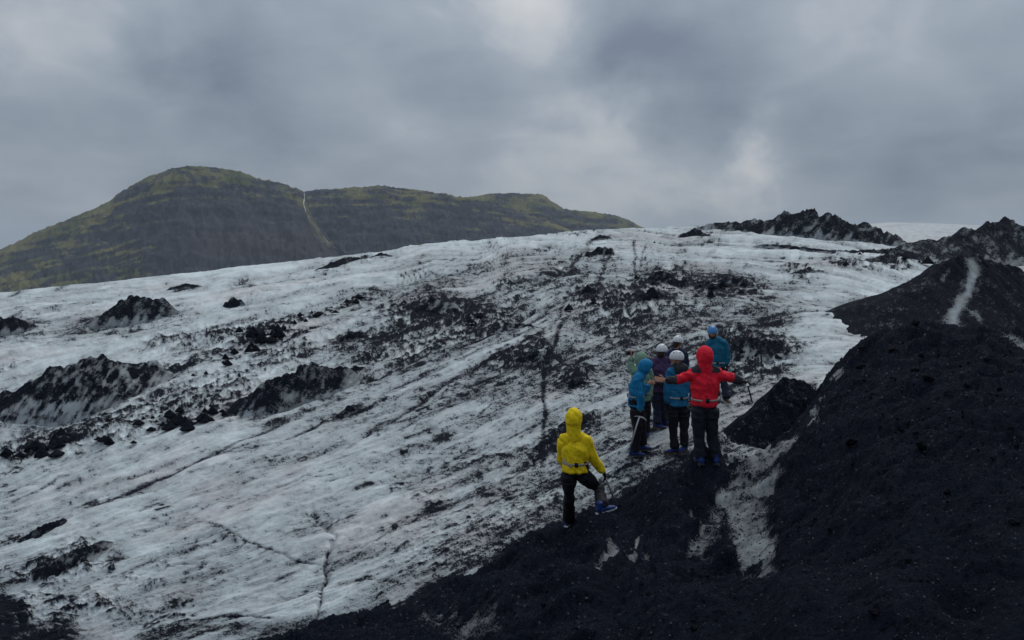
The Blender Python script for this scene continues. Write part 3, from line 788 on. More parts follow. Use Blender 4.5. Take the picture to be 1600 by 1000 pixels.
def hill(name, sky, ybase, D0, D1, seed, detail=1.0, redzone=None, nv=150, nu=620, gbias=0.0):
    xs = np.linspace(sky[0][0], sky[-1][0], nu)
    ys = np.interp(xs, [p[0] for p in sky], [p[1] for p in sky])
    a, ts = pdir(xs, ys)
    tb = pdir(xs, np.full_like(xs, ybase))[1]
    V = np.linspace(0, 1.25, nv)[:, None]
    D = D0 + (D1 - D0) * V
    D = np.broadcast_to(D, (nv, nu)) + 25 * detail * fbm(xs[None] / 60 + 0 * V, V * 2, 4, seed)
    zt, zb = (ts * D1)[None], (tb * D0)[None]
    Vc = np.clip(V, 0, 1)
    prof = Vc ** 0.85
    span = zt - zb
    h0 = zb + span * prof
    # lava benches: the slope climbs in steps
    ter = 19.0
    hh = h0 / ter + 1.15 * fbm(xs[None] / 110 + 0 * V, V * 2.2, 5, seed + 2) + xs[None] / 420
    fl = np.floor(hh); fr = hh - fl
    stepf = sstep(0.15, 0.55, fr)
    terr = (fl + stepf - hh) * ter
    edge = np.clip((1 - Vc) * 6, 0.20, 1) * np.clip(Vc * 6, 0, 1)
    n = fbm(xs[None] / 34 + V * 0.8, V * 3.0, 5, seed + 4, 0.6) + 0.35 * fbm(xs[None] / 45 + V * 1.5, V * 2.5, 4, seed + 5, 0.55, ridged=True) - 0.12
    Zz = h0 + (0.35 * terr + 9.0 * n * detail) * edge + (4.6 * fbm(xs[None] / 9 + 0 * V, V * 14, 5, seed + 6, 0.65) + 5.0 * (fbm(xs[None] / 15 + V, V * 8, 4, seed + 12, 0.6, ridged=True) - 0.42)) * np.clip((1 - Vc) * 9, 0.5, 1)
    Zz = np.where(V > 1, zt - (V - 1) * span * 1.2 + 0.4 * fbm(xs[None] / 9 + 0 * V, V * 14, 3, seed), Zz)
    X = a[None] * D
    flat = sstep(0.50, 0.95, fr) + sstep(0.18, 0.0, fr)
    upper = sstep(0.55, 1.0, Vc)
    grass = 0.10 + gbias + 0.50 * sstep(0.02, 0.45, fbm(xs[None] / 75 + 0.6 * V, V * 9 + xs[None] / 260, 5, seed + 40, 0.58)) * (0.35 + 0.65 * upper + 0.3 * sstep(320, 120, xs)[None]) + 0.44 * upper + 0.34 * sstep(300, 60, xs)[None]
    grass = np.broadcast_to(grass, X.shape) + 0.32 * fbm(xs[None] / 60 + 0 * V, V * 5, 5, seed + 9, 0.6)
    PX, PY = project(X, D, Zz)
    q = PY - 0.5 * (ys[None] - 260) + 4 * fbm(xs[None] / 60 + 0 * V, V * 4, 3, seed + 50)
    strat = fbm(xs[None] / 85 + 0 * V, q / 6.5, 4, seed + 52, 0.55)
    band = np.clip(0.5 + 1.1 * strat + 0.5 * fbm(xs[None] / 7 + 0 * V, q / 9, 4, seed + 54, 0.6), 0, 1)
    grass = grass - 0.10 + 0.85 * (sstep(0.0, 0.38, strat) - 0.25) * (0.30 + 0.5 * upper + 0.45 * sstep(330, 120, xs)[None] + 0.25 * sstep(480, 600, xs)[None])
    red = np.zeros(X.shape)
    if redzone:
        (cx, cy, rx, ry) = redzone
        red = np.exp(-((PX - cx) / rx) ** 2 - ((PY - cy) / ry) ** 2)
        grass = grass - 0.3 * red
    o = mesh_obj(name, np.stack([X, D, Zz], -1).reshape(-1, 3), grid_faces(nv, nu), MT, attrs={'grass': grass.ravel(), 'red': red.ravel(), 'band': band.ravel()})
    HILLS[name + str(seed)] = (PX, PY, X, D, Zz)
    return structure(o)
hill('mountain', [(-420, 520), (-200, 455), (-60, 412), (0, 392), (30, 376), (75, 355), (120, 338), (165, 318), (190, 300), (215, 284), (245, 272), (268, 264), (300, 260), (325, 261), (352, 265), (372, 268),
                  (395, 276), (420, 283), (440, 286), (462, 293), (476, 301), (484, 330), (500, 356), (520, 382), (548, 404), (600, 440)], 480, 800, 1080, 3, redzone=(400, 380, 130, 26))
hill('mountain', [(440, 330), (462, 306), (476, 300), (500, 296), (530, 294), (560, 292), (600, 291), (630, 295), (660, 298), (700, 304), (735, 311), (770, 318), (810, 330), (850, 345), (900, 362), (960, 385)], 430, 1000, 1250, 13)
hill('mountain', [(690, 318), (735, 307), (770, 303), (800, 302), (830, 303), (848, 304), (858, 312), (880, 326), (910, 330), (940, 333), (965, 338), (985, 346), (1005, 356), (1040, 366), (1120, 390)], 420, 1250, 1500, 33, gbias=0.18)
def water_mat():
    m, t, b = new_mat('white_water')
    pos = N(t, 'ShaderNodeNewGeometry').outputs['Position']
    t.links.new(mixc(t, noise(t, pos, 0.4, 4).outputs[0], (0.22, 0.24, 0.26), (0.62, 0.64, 0.65)), b.inputs['Base Color'])
    return m
def stream():
    pts = [(475, 299), (476, 308), (474, 318), (478, 330), (482, 338), (484, 348), (490, 352), (497, 358), (498, 362), (505, 370), (512, 378), (520, 384), (530, 392), (538, 398)]
    v, f = [], []
    q = []
    for i in range(len(pts) - 1):
        for k in np.linspace(0, 1, 4, endpoint=False):
            q.append((pts[i][0] + (pts[i + 1][0] - pts[i][0]) * k, pts[i][1] + (pts[i + 1][1] - pts[i][1]) * k))
    rng = random.Random(4)
    PX, PY, X, D, Z = HILLS['mountain3']
    for i, (x, y) in enumerate(q):
        D_ = 985 - 170 * (y - 299) / 100
        m = np.hypot(PX - x, PY - y)
        j = np.argsort(m, axis=None)[:40]
        D_ = float(np.min(D.ravel()[j])) - 6
        w = rng.uniform(0.25, 0.95)
        for s in (-1, 0, 1):
            p = P(x + s * w, y, D_ - (1.0 if s == 0 else 0))
            v.append(tuple(p))
    n = len(q)
    for i in range(n - 1):
        for s in (0, 1):
            f.append((i * 3 + s, i * 3 + s + 1, i * 3 + s + 4, i * 3 + s + 3))
    return structure(mesh_obj('waterfall', v, f, water_mat()))
stream()

# far ice cap on the right, and the low plain
m_, t_, b_ = new_mat('far_snow')
pos_ = N(t_, 'ShaderNodeNewGeometry').outputs['Position']
t_.links.new(mixc(t_, maprange(t_, noise(t_, pos_, 0.05, 8, 0.65).outputs[0], 0.45, 0.7), (0.36, 0.39, 0.41), (0.22, 0.23, 0.25)), b_.inputs['Base Color'])
def ice_cap():
    sky = [(1200, 380), (1330, 352), (1390, 347), (1440, 348), (1490, 350), (1540, 352), (1600, 356), (1750, 362), (2000, 380)]
    nu, nv = 300, 60
    xs = np.linspace(1200, 2000, nu)
    ys = np.interp(xs, [p[0] for p in sky], [p[1] for p in sky])
    a, ts = pdir(xs, ys)
    V = np.linspace(0, 1.3, nv)[:, None]
    D = 380 + 400 * V + 0 * a[None]
    zt = (ts * 780)[None]
    zb = (pdir(xs, np.full_like(xs, 430.0))[1] * 380)[None]
    Vc = np.clip(V, 0, 1)
    Z = zb + (zt - zb) * Vc ** 0.8 + 1.6 * fbm(xs[None] / 12 + 0 * V, V * 10, 5, 66, 0.6) * np.clip((1 - Vc) * 8, 0.1, 1)
    Z = np.where(V > 1, Z - (V - 1) * 60, Z)
    return structure(mesh_obj('ice_cap', np.stack([a[None] * D, D, Z], -1).reshape(-1, 3), grid_faces(nv, nu), m_))
ice_cap()
m2, t2, b2 = new_mat('dark_plain')
pos2 = N(t2, 'ShaderNodeNewGeometry').outputs['Position']
t2.links.new(mixc(t2, noise(t2, pos2, 0.01, 6).outputs[0], (0.04, 0.045, 0.04), (0.08, 0.075, 0.05)), b2.inputs['Base Color'])
R_ = 6500
structure(mesh_obj('plain', [(-R_, -R_, -95), (R_, -R_, -95), (R_, R_, -95), (-R_, R_, -95)], [(0, 1, 2, 3)], m2))

# ---------------------------------------------------------------- people: builders
def loft(rings, n=18, cap=0.5):
    """closed surface through elliptical rings (centre, side, front, rx, ry)"""
    V, Fc = [], []
    for (c, sd, fr, rx, ry) in rings:
        for k in range(n):
            a = 2 * math.pi * k / n
            V.append(c + sd * (rx * math.cos(a)) + fr * (ry * math.sin(a)))
    m = len(rings)
    for i in range(m - 1):
        for k in range(n):
            k2 = (k + 1) % n
            Fc.append((i * n + k, i * n + k2, (i + 1) * n + k2, (i + 1) * n + k))
    d0 = (rings[0][0] - rings[1][0]).normalized(); d1 = (rings[-1][0] - rings[-2][0]).normalized()
    V.append(rings[0][0] + d0 * cap * min(rings[0][3], rings[0][4])); b0 = len(V) - 1
    V.append(rings[-1][0] + d1 * cap * min(rings[-1][3], rings[-1][4])); b1 = len(V) - 1
    for k in range(n):
        k2 = (k + 1) % n
        Fc.append((b0, k2, k)); Fc.append((b1, (m - 1) * n + k, (m - 1) * n + k2))
    return V, Fc
def tube_rings(pts, rad, side=None):
    R = []
    for i, p in enumerate(pts):
        t = (pts[min(i + 1, len(pts) - 1)] - pts[max(i - 1, 0)]).normalized()
        ref = side if side is not None else (Vector((0, 0, 1)) if abs(t.z) < 0.9 else Vector((1, 0, 0)))
        sd = (ref - t * ref.dot(t)).normalized(); fr = t.cross(sd)
        r = rad[i]
        rx, ry = r if isinstance(r, tuple) else (r, r)
        R.append((p, sd, fr, rx, ry))
    return R
def tube(pts, rad, n=14, side=None, cap=0.6):
    return loft(tube_rings(pts, rad, side), n, cap)
def ellipsoid(c, ax, rad, n=16, m=12):
    rings = []
    for i in range(1, m):
        a = math.pi * i / m
        rings.append((c - ax[2] * rad[2] * math.cos(a), ax[0], ax[1], rad[0] * math.sin(a), rad[1] * math.sin(a)))
    V, Fc = loft(rings, n, 0.0)
    V[-2] = c - ax[2] * rad[2]; V[-1] = c + ax[2] * rad[2]
    return V, Fc
def merged(parts):
    V, Fc = [], []
    for v, f in parts:
        k = len(V); V += list(v); Fc += [tuple(i + k for i in q) for q in f]
    return V, Fc
def py_mesh(name, V, Fc):
    me = bpy.data.meshes.new(name); me.from_pydata([tuple(v) for v in V], [], Fc); me.update()
    return me
def fuse(name, parts, mat, parent, voxel=0.012, smooth=3, wrinkle=0.0, wf=9.0, seed=0, keep=None):
    """overlapping closed pieces become one continuous skin"""
    V, Fc = merged(parts)
    me = py_mesh(name, V, Fc)
    bm = bmesh.new(); bm.from_mesh(me); bmesh.ops.recalc_face_normals(bm, faces=bm.faces); bm.to_mesh(me); bm.free()
    o = bpy.data.objects.new(name, me); C.objects.link(o)
    r = o.modifiers.new('r', 'REMESH'); r.mode = 'VOXEL'; r.voxel_size = voxel
    if smooth:
        q = o.modifiers.new('s', 'SMOOTH'); q.iterations = smooth; q.factor = 0.5
    dg = bpy.context.evaluated_depsgraph_get()
    new = bpy.data.meshes.new_from_object(o.evaluated_get(dg))
    o.modifiers.clear(); o.data = new; new.name = name
    nv = len(new.vertices)
    if wrinkle:
        co = np.empty(nv * 3, np.float32); new.vertices.foreach_get('co', co); co = co.reshape(-1, 3)
        no = np.empty(nv * 3, np.float32); new.vertices.foreach_get('normal', no); no = no.reshape(-1, 3)
        w1 = fbm((co[:, 0] + co[:, 1]) * wf * 1.05 + seed + 0.5 * co[:, 2] * wf, co[:, 2] * wf * 0.65, 3, seed, 0.5, ridged=True)
        w2 = fbm((co[:, 0] - co[:, 1]) * wf * 1.1 + seed, co[:, 2] * wf + co[:, 0] * wf * 0.8, 3, seed + 5)
        co = co + no * (wrinkle * (0.8 * w1 + 0.7 * w2))[:, None]
        new.vertices.foreach_set('co', co.ravel()); new.update()
    if keep is not None:
        bm = bmesh.new(); bm.from_mesh(new)
        bmesh.ops.delete(bm, geom=[f for f in bm.faces if not keep(f.calc_center_median())], context='FACES')
        bm.to_mesh(new); bm.free()
    new.polygons.foreach_set('use_smooth', np.ones(len(new.polygons), bool))
    new.materials.clear(); new.materials.append(mat)
    o.parent = parent
    return o
def solid(name, parts, mat, parent, smooth=True):
    V, Fc = merged(parts)
    me = py_mesh(name, V, Fc)
    bm = bmesh.new(); bm.from_mesh(me); bmesh.ops.recalc_face_normals(bm, faces=bm.faces); bm.to_mesh(me); bm.free()
    me.polygons.foreach_set('use_smooth', np.full(len(me.polygons), smooth, bool))
    me.materials.append(mat)
    o = bpy.data.objects.new(name, me); C.objects.link(o)
    o.parent = parent
    return o
def box(c, ax, sz):
    V = [c + ax[0] * (sx * sz[0] / 2) + ax[1] * (sy * sz[1] / 2) + ax[2] * (sz_ * sz[2] / 2) for sz_ in (-1, 1) for (sx, sy) in ((-1, -1), (1, -1), (1, 1), (-1, 1))]
    return V, [(3, 2, 1, 0), (4, 5, 6, 7), (0, 1, 5, 4), (1, 2, 6, 5), (2, 3, 7, 6), (3, 0, 4, 7)]
def cloth(name, col, rough=0.75, var=0.18, bump=0.35, scale=22):
    m, t, b = new_mat(name)
    pos = N(t, 'ShaderNodeNewGeometry').outputs['Position']
    n1 = noise(t, pos, scale, 5, 0.6).outputs[0]
    dk = tuple(c * (1 - var) for c in col); lt = tuple(min(1, c * (1 + var * 0.6)) for c in col)
    t.links.new(mixc(t, maprange(t, n1, 0.35, 0.65), dk, lt), b.inputs['Base Color'])
    b.inputs['Roughness'].default_value = rough
    b.inputs['Specular IOR Level'].default_value = 0.22
    bp = N(t, 'ShaderNodeBump', i_Strength=bump, i_Distance=0.02)
    t.links.new(n1, bp.inputs['Height']); t.links.new(bp.outputs[0], b.inputs['Normal'])
    return m
def plain_mat(name, col, rough=0.5, metal=0.0):
    m, t, b = new_mat(name)
    pos = N(t, 'ShaderNodeNewGeometry').outputs['Position']
    n1 = noise(t, pos, 40, 4).outputs[0]
    t.links.new(mixc(t, n1, tuple(c * 0.85 for c in col), tuple(min(1, c * 1.12) for c in col)), b.inputs['Base Color'])
    b.inputs['Roughness'].default_value = rough; b.inputs['Metallic'].default_value = metal
    return m
M = dict(
    yellow=cloth('yellow_shell', (0.86, 0.62, 0.010)), red=cloth('red_shell', (0.74, 0.013, 0.036)), sleeve=cloth('dark_grey_shell', (0.030, 0.028, 0.036)),
    blue=cloth('bright_blue_shell', (0.005, 0.17, 0.36)), blue2=cloth('mid_blue_shell', (0.010, 0.13, 0.27)), teal=cloth('petrol_blue_shell', (0.005, 0.115, 0.205)),
    purple=cloth('plum_shell', (0.060, 0.032, 0.090)), green=cloth('pale_green_shell', (0.17, 0.28, 0.20)), navy=cloth('navy_shell', (0.012, 0.022, 0.055)),
    pants=cloth('black_trousers', (0.0065, 0.0075, 0.013)), pants2=cloth('charcoal_trousers', (0.012, 0.016, 0.026)), pants3=cloth('navy_trousers', (0.012, 0.016, 0.036)),
    glove=cloth('black_glove', (0.007, 0.007, 0.010)), skin=cloth('skin', (0.42, 0.22, 0.15), 0.55, 0.08, 0.1), hair=cloth('dark_hair', (0.025, 0.014, 0.010), 0.6, 0.4, 0.8, 90),
    greyhair=cloth('grey_beard', (0.20, 0.17, 0.15), 0.8, 0.3, 0.6, 90), greyhood=cloth('grey_fleece', (0.028, 0.030, 0.036)),
    helmet=plain_mat('white_helmet_shell', (0.62, 0.64, 0.66), 0.35), bluehelmet=plain_mat('blue_helmet_shell', (0.05, 0.22, 0.50), 0.35), vent=plain_mat('dark_vent', (0.01, 0.01, 0.012)),
    shoe=cloth('blue_shoe', (0.007, 0.032, 0.150), 0.5), sole=plain_mat('pale_sole', (0.42, 0.44, 0.46)), brown=cloth('brown_shoe', (0.06, 0.030, 0.018), 0.6), dsole=plain_mat('dark_sole', (0.012, 0.012, 0.014)),
    steel=plain_mat('crampon_steel', (0.10, 0.10, 0.11), 0.45, 0.8), belt=cloth('pale_webbing', (0.34, 0.33, 0.31)), dbelt=cloth('dark_webbing', (0.012, 0.012, 0.016)),
    alu=plain_mat('brushed_alloy', (0.50, 0.51, 0.53), 0.38, 0.6), dshaft=plain_mat('dark_shaft', (0.035, 0.037, 0.042), 0.4, 0.4), black=plain_mat('black_plastic', (0.008, 0.008, 0.009), 0.3),
    redm=plain_mat('red_strap', (0.35, 0.01, 0.015)), eye=plain_mat('eye', (0.02, 0.015, 0.012), 0.2))
UP = Vector((0, 0, 1))
def hand(name, wrist, dirn, thumb, mat, parent, curl=0.9, k=1.0):
    """palm, four bent fingers of different length and a thumb"""
    X = dirn.normalized(); Y = (thumb - X * thumb.dot(X)).normalized(); Z = X.cross(Y)      # fingers curl towards -Z
    w = lambda x, y, z: wrist + (X * x + Y * y + Z * z) * k
    parts = [loft([(w(-.01, 0, 0), Y, Z, .028 * k, .020 * k), (w(.03, 0, 0), Y, Z, .038 * k, .018 * k), (w(.085, 0, 0), Y, Z, .041 * k, .014 * k)], 14)]
    for i, (L, y) in enumerate(((.074, .030), (.083, .010), (.077, -.011), (.060, -.030))):
        p = Vector((.075, y, 0)); a = 0.25 * curl; chain = [p.copy()]
        for q, fr in enumerate((.48, .30, .22)):
            a += curl * (0.55 if q == 0 else 0.85) * (1 if q else 0.6)
            p = p + Vector((math.cos(a), 0, -math.sin(a))) * L * fr; chain.append(p.copy())
        parts.append(tube([w(*c) for c in chain], [.0105 * k, .0098 * k, .009 * k, .0078 * k], 10))
    parts.append(tube([w(.018, .026, -.004), w(.040, .050, -.014), w(.062, .056, -.030), w(.078, .050, -.040)], [.014 * k, .012 * k, .011 * k, .009 * k], 10))
    return fuse(name, parts, mat, parent, 0.0052, 1)
def pixel_hit(px, py, who='glacier', D=None):
    """the place where the ground really is under a photo pixel"""
    X, Y, Z = G if who == 'glacier' else GA
    PX, PY = project(X, Y, Z)
    m = (np.abs(PX - px) < 4) & (np.abs(PY - py) < 5) & (Y < 60)
    if not m.any():
        return ground(px, py)
    return P(px, py, float(np.percentile(Y[m], 10)))
def ground_at(x, y):
    h = -99
    for (X, Y, Z) in (G, GA):
        m = np.argmin((X - x) ** 2 + (Y - y) ** 2)
        if abs(X.flat[m] - x) < .2 and abs(Y.flat[m] - y) < .2:
            h = max(h, float(Z.flat[m]))
    return h
def shoe(parent, ankle, toe, mat, sole, gz):
    """boot with sole and crampon under an ankle; toe = heading"""
    X = Vector((toe.x, toe.y, toe.z)).normalized(); Y = UP.cross(X).normalized(); Z = X.cross(Y)
    b = ankle - Z * 0.085
    w = lambda x, y, z: b + X * x + Y * y + Z * z
    o = fuse('shoe', [loft([(w(-.085, 0, .055), Y, Z, .034, .045), (w(-.03, 0, .055), Y, Z, .040, .045), (w(.05, 0, .045), Y, Z, .043, .036), (w(.13, 0, .035), Y, Z, .045, .027), (w(.185, 0, .028), Y, Z, .032, .018)], 16),
                      tube([w(-.035, 0, .05), w(-.03, 0, .15)], [.046, .046], 14)], mat, parent, 0.009, 2)
    solid('sole', [loft([(w(-.10, 0, .008), Y, Z, .035, .016), (w(.0, 0, .008), Y, Z, .040, .016), (w(.12, 0, .008), Y, Z, .047, .016), (w(.20, 0, .010), Y, Z, .030, .014)], 12, 0.3)], sole, o)
    pts = []
    for x in (-.075, -.02, .09, .15):
        for y in (-.036, .036):
            pts.append(tube([w(x, y, 0), w(x, y, -.035)], [.008, .003], 6))
    for y in (-.037, .037):
        pts.append(tube([w(-.09, y, -.004), w(.16, y, -.004)], [.005, .005], 6))
    pts.append(tube([w(-.03, -.052, .05), w(-.02, 0, .098), w(-.03, .052, .05)], [.007] * 3, 6)); pts.append(tube([w(.10, -.05, .03), w(.10, 0, .066), w(.10, .05, .03)], [.007] * 3, 6))
    solid('crampon', pts, M['steel'], o)
    return o
def band(c, sd, fr, rx, ry, h, t=0.006, n=28, tilt=0.0):
    V, Fc = [], []
    up = sd.cross(fr).normalized()
    for k in range(n):
        a = 2 * math.pi * k / n
        for (dr, dz) in ((0, -h / 2), (t, -h / 2), (t, h / 2), (0, h / 2)):
            V.append(c + sd * ((rx + dr) * math.cos(a)) + fr * ((ry + dr) * math.sin(a)) + up * (dz + tilt * math.sin(a)))
    for k in range(n):
        k2 = (k + 1) % n
        for j in range(4):
            j2 = (j + 1) % 4
            Fc.append((k * 4 + j, k2 * 4 + j, k2 * 4 + j2, k * 4 + j2))
    return V, Fc
def helmet(parent, hc, ax, col):
    """climbing helmet shell with brim and slots"""
    S_, Fw, U_ = ax
    c = hc + U_ * 0.035 + Fw * -0.005
    full = ellipsoid(c, ax, (.108, .128, .118), 26, 18)
    o = fuse('helmet', [full], col, parent, 0.008, 1, keep=lambda p: (p - c).dot(U_) > -0.030 + 0.18 * max(0, -(p - c).dot(Fw)) * -1)
    q = o.modifiers.new('t', 'SOLIDIFY'); q.thickness = 0.008; q.offset = 0
    dg = bpy.context.evaluated_depsgraph_get()
    o.data = bpy.data.meshes.new_from_object(o.evaluated_get(dg)); o.modifiers.clear()
    for sgn in (-1, 1):
        for (u, f) in ((0.085, .055), (0.098, .0), (0.085, -.055)):
            p = Vector((0.058 * sgn, f, 0)); p.z = 0.118 * math.sqrt(max(0, 1 - (p.x / .108) ** 2 - (p.y / .128) ** 2))
            nrm = Vector((p.x / .108 ** 2, p.y / .128 ** 2, p.z / .118 ** 2)).normalized()
            n_ = S_ * nrm.x + Fw * nrm.y + U_ * nrm.z
            wpos = c + S_ * p.x + Fw * p.y + U_ * p.z + n_ * 0.003
            a1 = (Fw - n_ * Fw.dot(n_)).normalized(); a0 = n_.cross(a1)
            solid('vent', [ellipsoid(wpos, (a0, a1, n_), (.009, .021, .004), 10, 6)], M['vent'], o)
    return o
def person(label, J, face, bodydir, jacket, pants, shoes, **kw):
    """J: world joints. 'L' and 'R' are the sides as seen in the photograph."""
    root = bpy.data.objects.new('person', None); C.objects.link(root)
    base = (J['ftL'] + J['ftR']) / 2
    seed = kw.get('seed', 1)
    root.location = base
    root['label'] = label; root['category'] = 'person'; root['group'] = 'glacier walkers'
    made = []
    sd = (J['shR'] - J['shL']); sd.z *= 0.3; sd.normalize()
    fwd = Vector(bodydir); fwd = (fwd - sd * fwd.dot(sd)).normalized(); fwd.z = 0; fwd.normalize()
    ms = (J['shL'] + J['shR']) / 2
    hw = (J['shR'] - J['shL']).length / 2
    Fh = Vector(face).normalized(); Sh = Fh.cross(UP).normalized(); Uh = Sh.cross(Fh)
    hax = (Sh, Fh, Uh)
    hc = J['head']
    neck, hip, hem = J['neck'], J['hip'], J['hem']
    bulk = kw.get('bulk', 1.0)
    legL = [J['hpL'], J['knL'], J['ftL'] + UP * 0.085]; legR = [J['hpR'], J['knR'], J['ftR'] + UP * 0.085]
    # body: one continuous skin from crown to ankles
    bp = [ellipsoid(hc, hax, (.074, .094, .112), 18, 14), tube([hc + Fh * .012 - Uh * .075, hc + Fh * .055 - Uh * .092], [.050, .028], 12),
          tube([hc + Fh * .088 + Uh * .012, hc + Fh * .106 - Uh * .020], [.010, .015], 10),
          tube([hc + Fh * .082 - Uh * .055 - Sh * .022, hc + Fh * .088 - Uh * .055, hc + Fh * .082 - Uh * .055 + Sh * .022], [.007, .009, .007], 8),
          ellipsoid(hc + Sh * .076 - Fh * .01 - Uh * .01, hax, (.012, .020, .032), 10, 8), ellipsoid(hc - Sh * .076 - Fh * .01 - Uh * .01, hax, (.012, .020, .032), 10, 8),
          tube([hc - Uh * .06 - Fh * .015, neck, neck - UP * .06], [.054, .056, .07], 14),
          loft([(neck - UP * .03, sd, fwd, .07, .06), (ms - UP * .02, sd, fwd, hw * .85, .09), ((ms + hip) / 2, sd, fwd, .14, .10), (hip, sd, fwd, .145, .11)], 18)]
    for s_ in 'LR':
        bp.append(tube([J['sh' + s_], J['el' + s_], J['ha' + s_]], [.045, .038, .026], 12))
        lg = legL if s_ == 'L' else legR
        bp.append(tube(lg, [.080, .052, .036], 12))
    body = fuse('body', bp, M['skin'], root, 0.0105, 2); made.append(body)
    # trousers
    tp = [loft([(hip + UP * .10, sd, fwd, .155 * bulk, .115 * bulk), (hip, sd, fwd, .172 * bulk, .130 * bulk), (hip - UP * .10, sd, fwd, .15 * bulk, .105 * bulk)], 20)]
    for lg in (legL, legR):
        m1, m2 = lg[0].lerp(lg[1], .5), lg[1].lerp(lg[2], .5)
        tp.append(tube([lg[0], m1, lg[1], m2, lg[2] - (lg[2] - lg[1]).normalized() * .02], [.102 * bulk, .090 * bulk, .073 * bulk, .068 * bulk, .080 * bulk], 16))
    tr = fuse('trousers', tp, pants, root, 0.012, 3, 0.022, 6.5, seed + 3); made.append(tr)
    # jacket
    jp = [loft([(neck + UP * .035, sd, fwd, .070, .068), (neck - UP * .005, sd, fwd, .082, .080), (ms + UP * .015, sd, fwd, hw * .86, .095 * bulk), (ms - UP * .09, sd, fwd, max(.18, hw * 1.06) * bulk, .138 * bulk),
                (ms.lerp(hip, .55), sd, fwd, .180 * bulk, .134 * bulk), (hip + UP * .09, sd, fwd, .166 * bulk, .130 * bulk), (hem, sd, fwd, .176 * bulk, .142 * bulk)], 24, 0.15)]
    ar = kw.get('arm', 1.0)
    for s_ in 'LR':
        jp.append(tube([neck + UP * .005, neck.lerp(J['sh' + s_], .5) + UP * .012, J['sh' + s_]], [.074, .080, .080], 16))
    for s_ in 'LR':
        a, b_, c = J['sh' + s_], J['el' + s_], J['ha' + s_]
        cuff = c + (b_ - c).normalized() * .035
        jp.append(tube([a.lerp(ms, .12), a, a.lerp(b_, .5), b_, b_.lerp(c, .5), cuff], [.074 * ar, .073 * ar, .064 * ar, .058 * ar, .052 * ar, .044 * ar], 16))
    jk = fuse('jacket', jp, jacket, root, 0.0115, 3, 0.028, 6.0, seed); made.append(jk)
    if kw.get('dark_sleeves'):
        jk.data.materials.append(M['sleeve'])
        for f in jk.data.polygons:
            p = f.center
            for s_ in 'LR':
                d1 = (p - J['ha' + s_]).length
                if d1 < (J['ha' + s_] - J['el' + s_]).length * 1.05 and (p - ms).length > hw + .12:
                    f.material_index = 1
            if abs((p - ms).dot(sd)) > hw * .42 and abs((p - ms).dot(sd)) < hw * 1.08 and (p - ms).z > 0.045 - 0.03 * 0:
                f.material_index = 1
    # hood, helmet, hair
    if kw.get('hood'):
        hm = kw.get('hoodmat', jacket)
        op = kw.get('open', .52)
        hood = fuse('hood', [ellipsoid(hc + Uh * .006 - Fh * .012, hax, (.112, .135, .148), 22, 16), tube([hc - Uh * .05 - Fh * .02, hc - Uh * .12 - Fh * .03, neck - UP * .035 - fwd * .01], [.102, .092, .102], 18)], hm, root, 0.0105, 3, 0.010, 10.0, seed + 7,
                    keep=lambda p: (p - hc).normalized().dot(Fh) < op or (p - hc).dot(Uh) < -.16)
        q = hood.modifiers.new('t', 'SOLIDIFY'); q.thickness = 0.008; q.offset = -1
        dg = bpy.context.evaluated_depsgraph_get(); hood.data = bpy.data.meshes.new_from_object(hood.evaluated_get(dg)); hood.modifiers.clear()
        made.append(hood)
    if kw.get('collar'):
        cl = fuse('collar', [tube([neck - UP * .03 - fwd * .02, neck + UP * .05 - fwd * .045, neck + UP * .085 - fwd * .05], [(.125, .105), (.135, .105), (.11, .085)], 20, side=sd)], kw['collar'], root, 0.011, 2, 0.014, 12, seed + 9); made.append(cl)
    if kw.get('helmet'):
        made.append(helmet(root, hc, hax, kw['helmet']))
        st = solid('chin_strap', [tube([hc + Sh * .082 * g + Uh * .0, hc + Sh * .062 * g - Uh * .085 + Fh * .03, hc - Uh * .125 + Fh * .045], [.006] * 3, 6) for g in (-1, 1)], M['dbelt'], root); made.append(st)
    if kw.get('hair'):
        hr = fuse('hair', [ellipsoid(hc - Fh * .022 + Uh * .012, hax, (.084, .092, .110), 18, 12), ellipsoid(hc - Fh * .05 - Uh * .07, hax, (.075, .055, .07), 14, 10)], kw['hair'], root, 0.01, 1, 0.006, 20, seed + 11); made.append(hr)
    if kw.get('beard'):
        br = fuse('beard', [tube([hc + Sh * .068 - Uh * .03 + Fh * .02, hc + Sh * .045 - Uh * .085 + Fh * .062, hc - Uh * .105 + Fh * .085, hc - Sh * .045 - Uh * .085 + Fh * .062, hc - Sh * .068 - Uh * .03 + Fh * .02], [.014, .024, .026, .024, .014], 10)], kw['beard'], root, 0.008, 1, 0.005, 30, seed); made.append(br)
    if kw.get('eyes'):
        for g in (-1, 1):
            made.append(solid('eye', [ellipsoid(hc + Sh * .032 * g + Fh * .081 + Uh * .018, hax, (.012, .009, .008), 10, 8)], M['eye'], root))
    if kw.get('glasses'):
        made.append(solid('sunglasses', [ellipsoid(hc + Sh * .036 * g + Fh * .092 + Uh * .020, hax, (.032, .010, .021), 14, 8) for g in (-1, 1)] + [tube([hc - Sh * .08 + Uh * .024, hc - Sh * .066 + Fh * .085 + Uh * .026, hc + Sh * .066 + Fh * .085 + Uh * .026, hc + Sh * .08 + Uh * .024], [.005] * 4, 6)], M['black'], root))
    # hands
    for s_ in 'LR':
        hd = kw.get('hand' + s_)
        if hd == 'none':
            continue
        dirn, th, curl, mat_, nm = hd if hd else ((J['ha' + s_] - J['el' + s_]).normalized(), Vector(bodydir), .8, M['glove'], 'glove')
        made.append(hand(nm, J['ha' + s_] - Vector(dirn).normalized() * .01, Vector(dirn), Vector(th), mat_, root, curl, 1.12 if nm == 'glove' else 1.0))
    # shoes
    tl, tr_ = kw['toes']
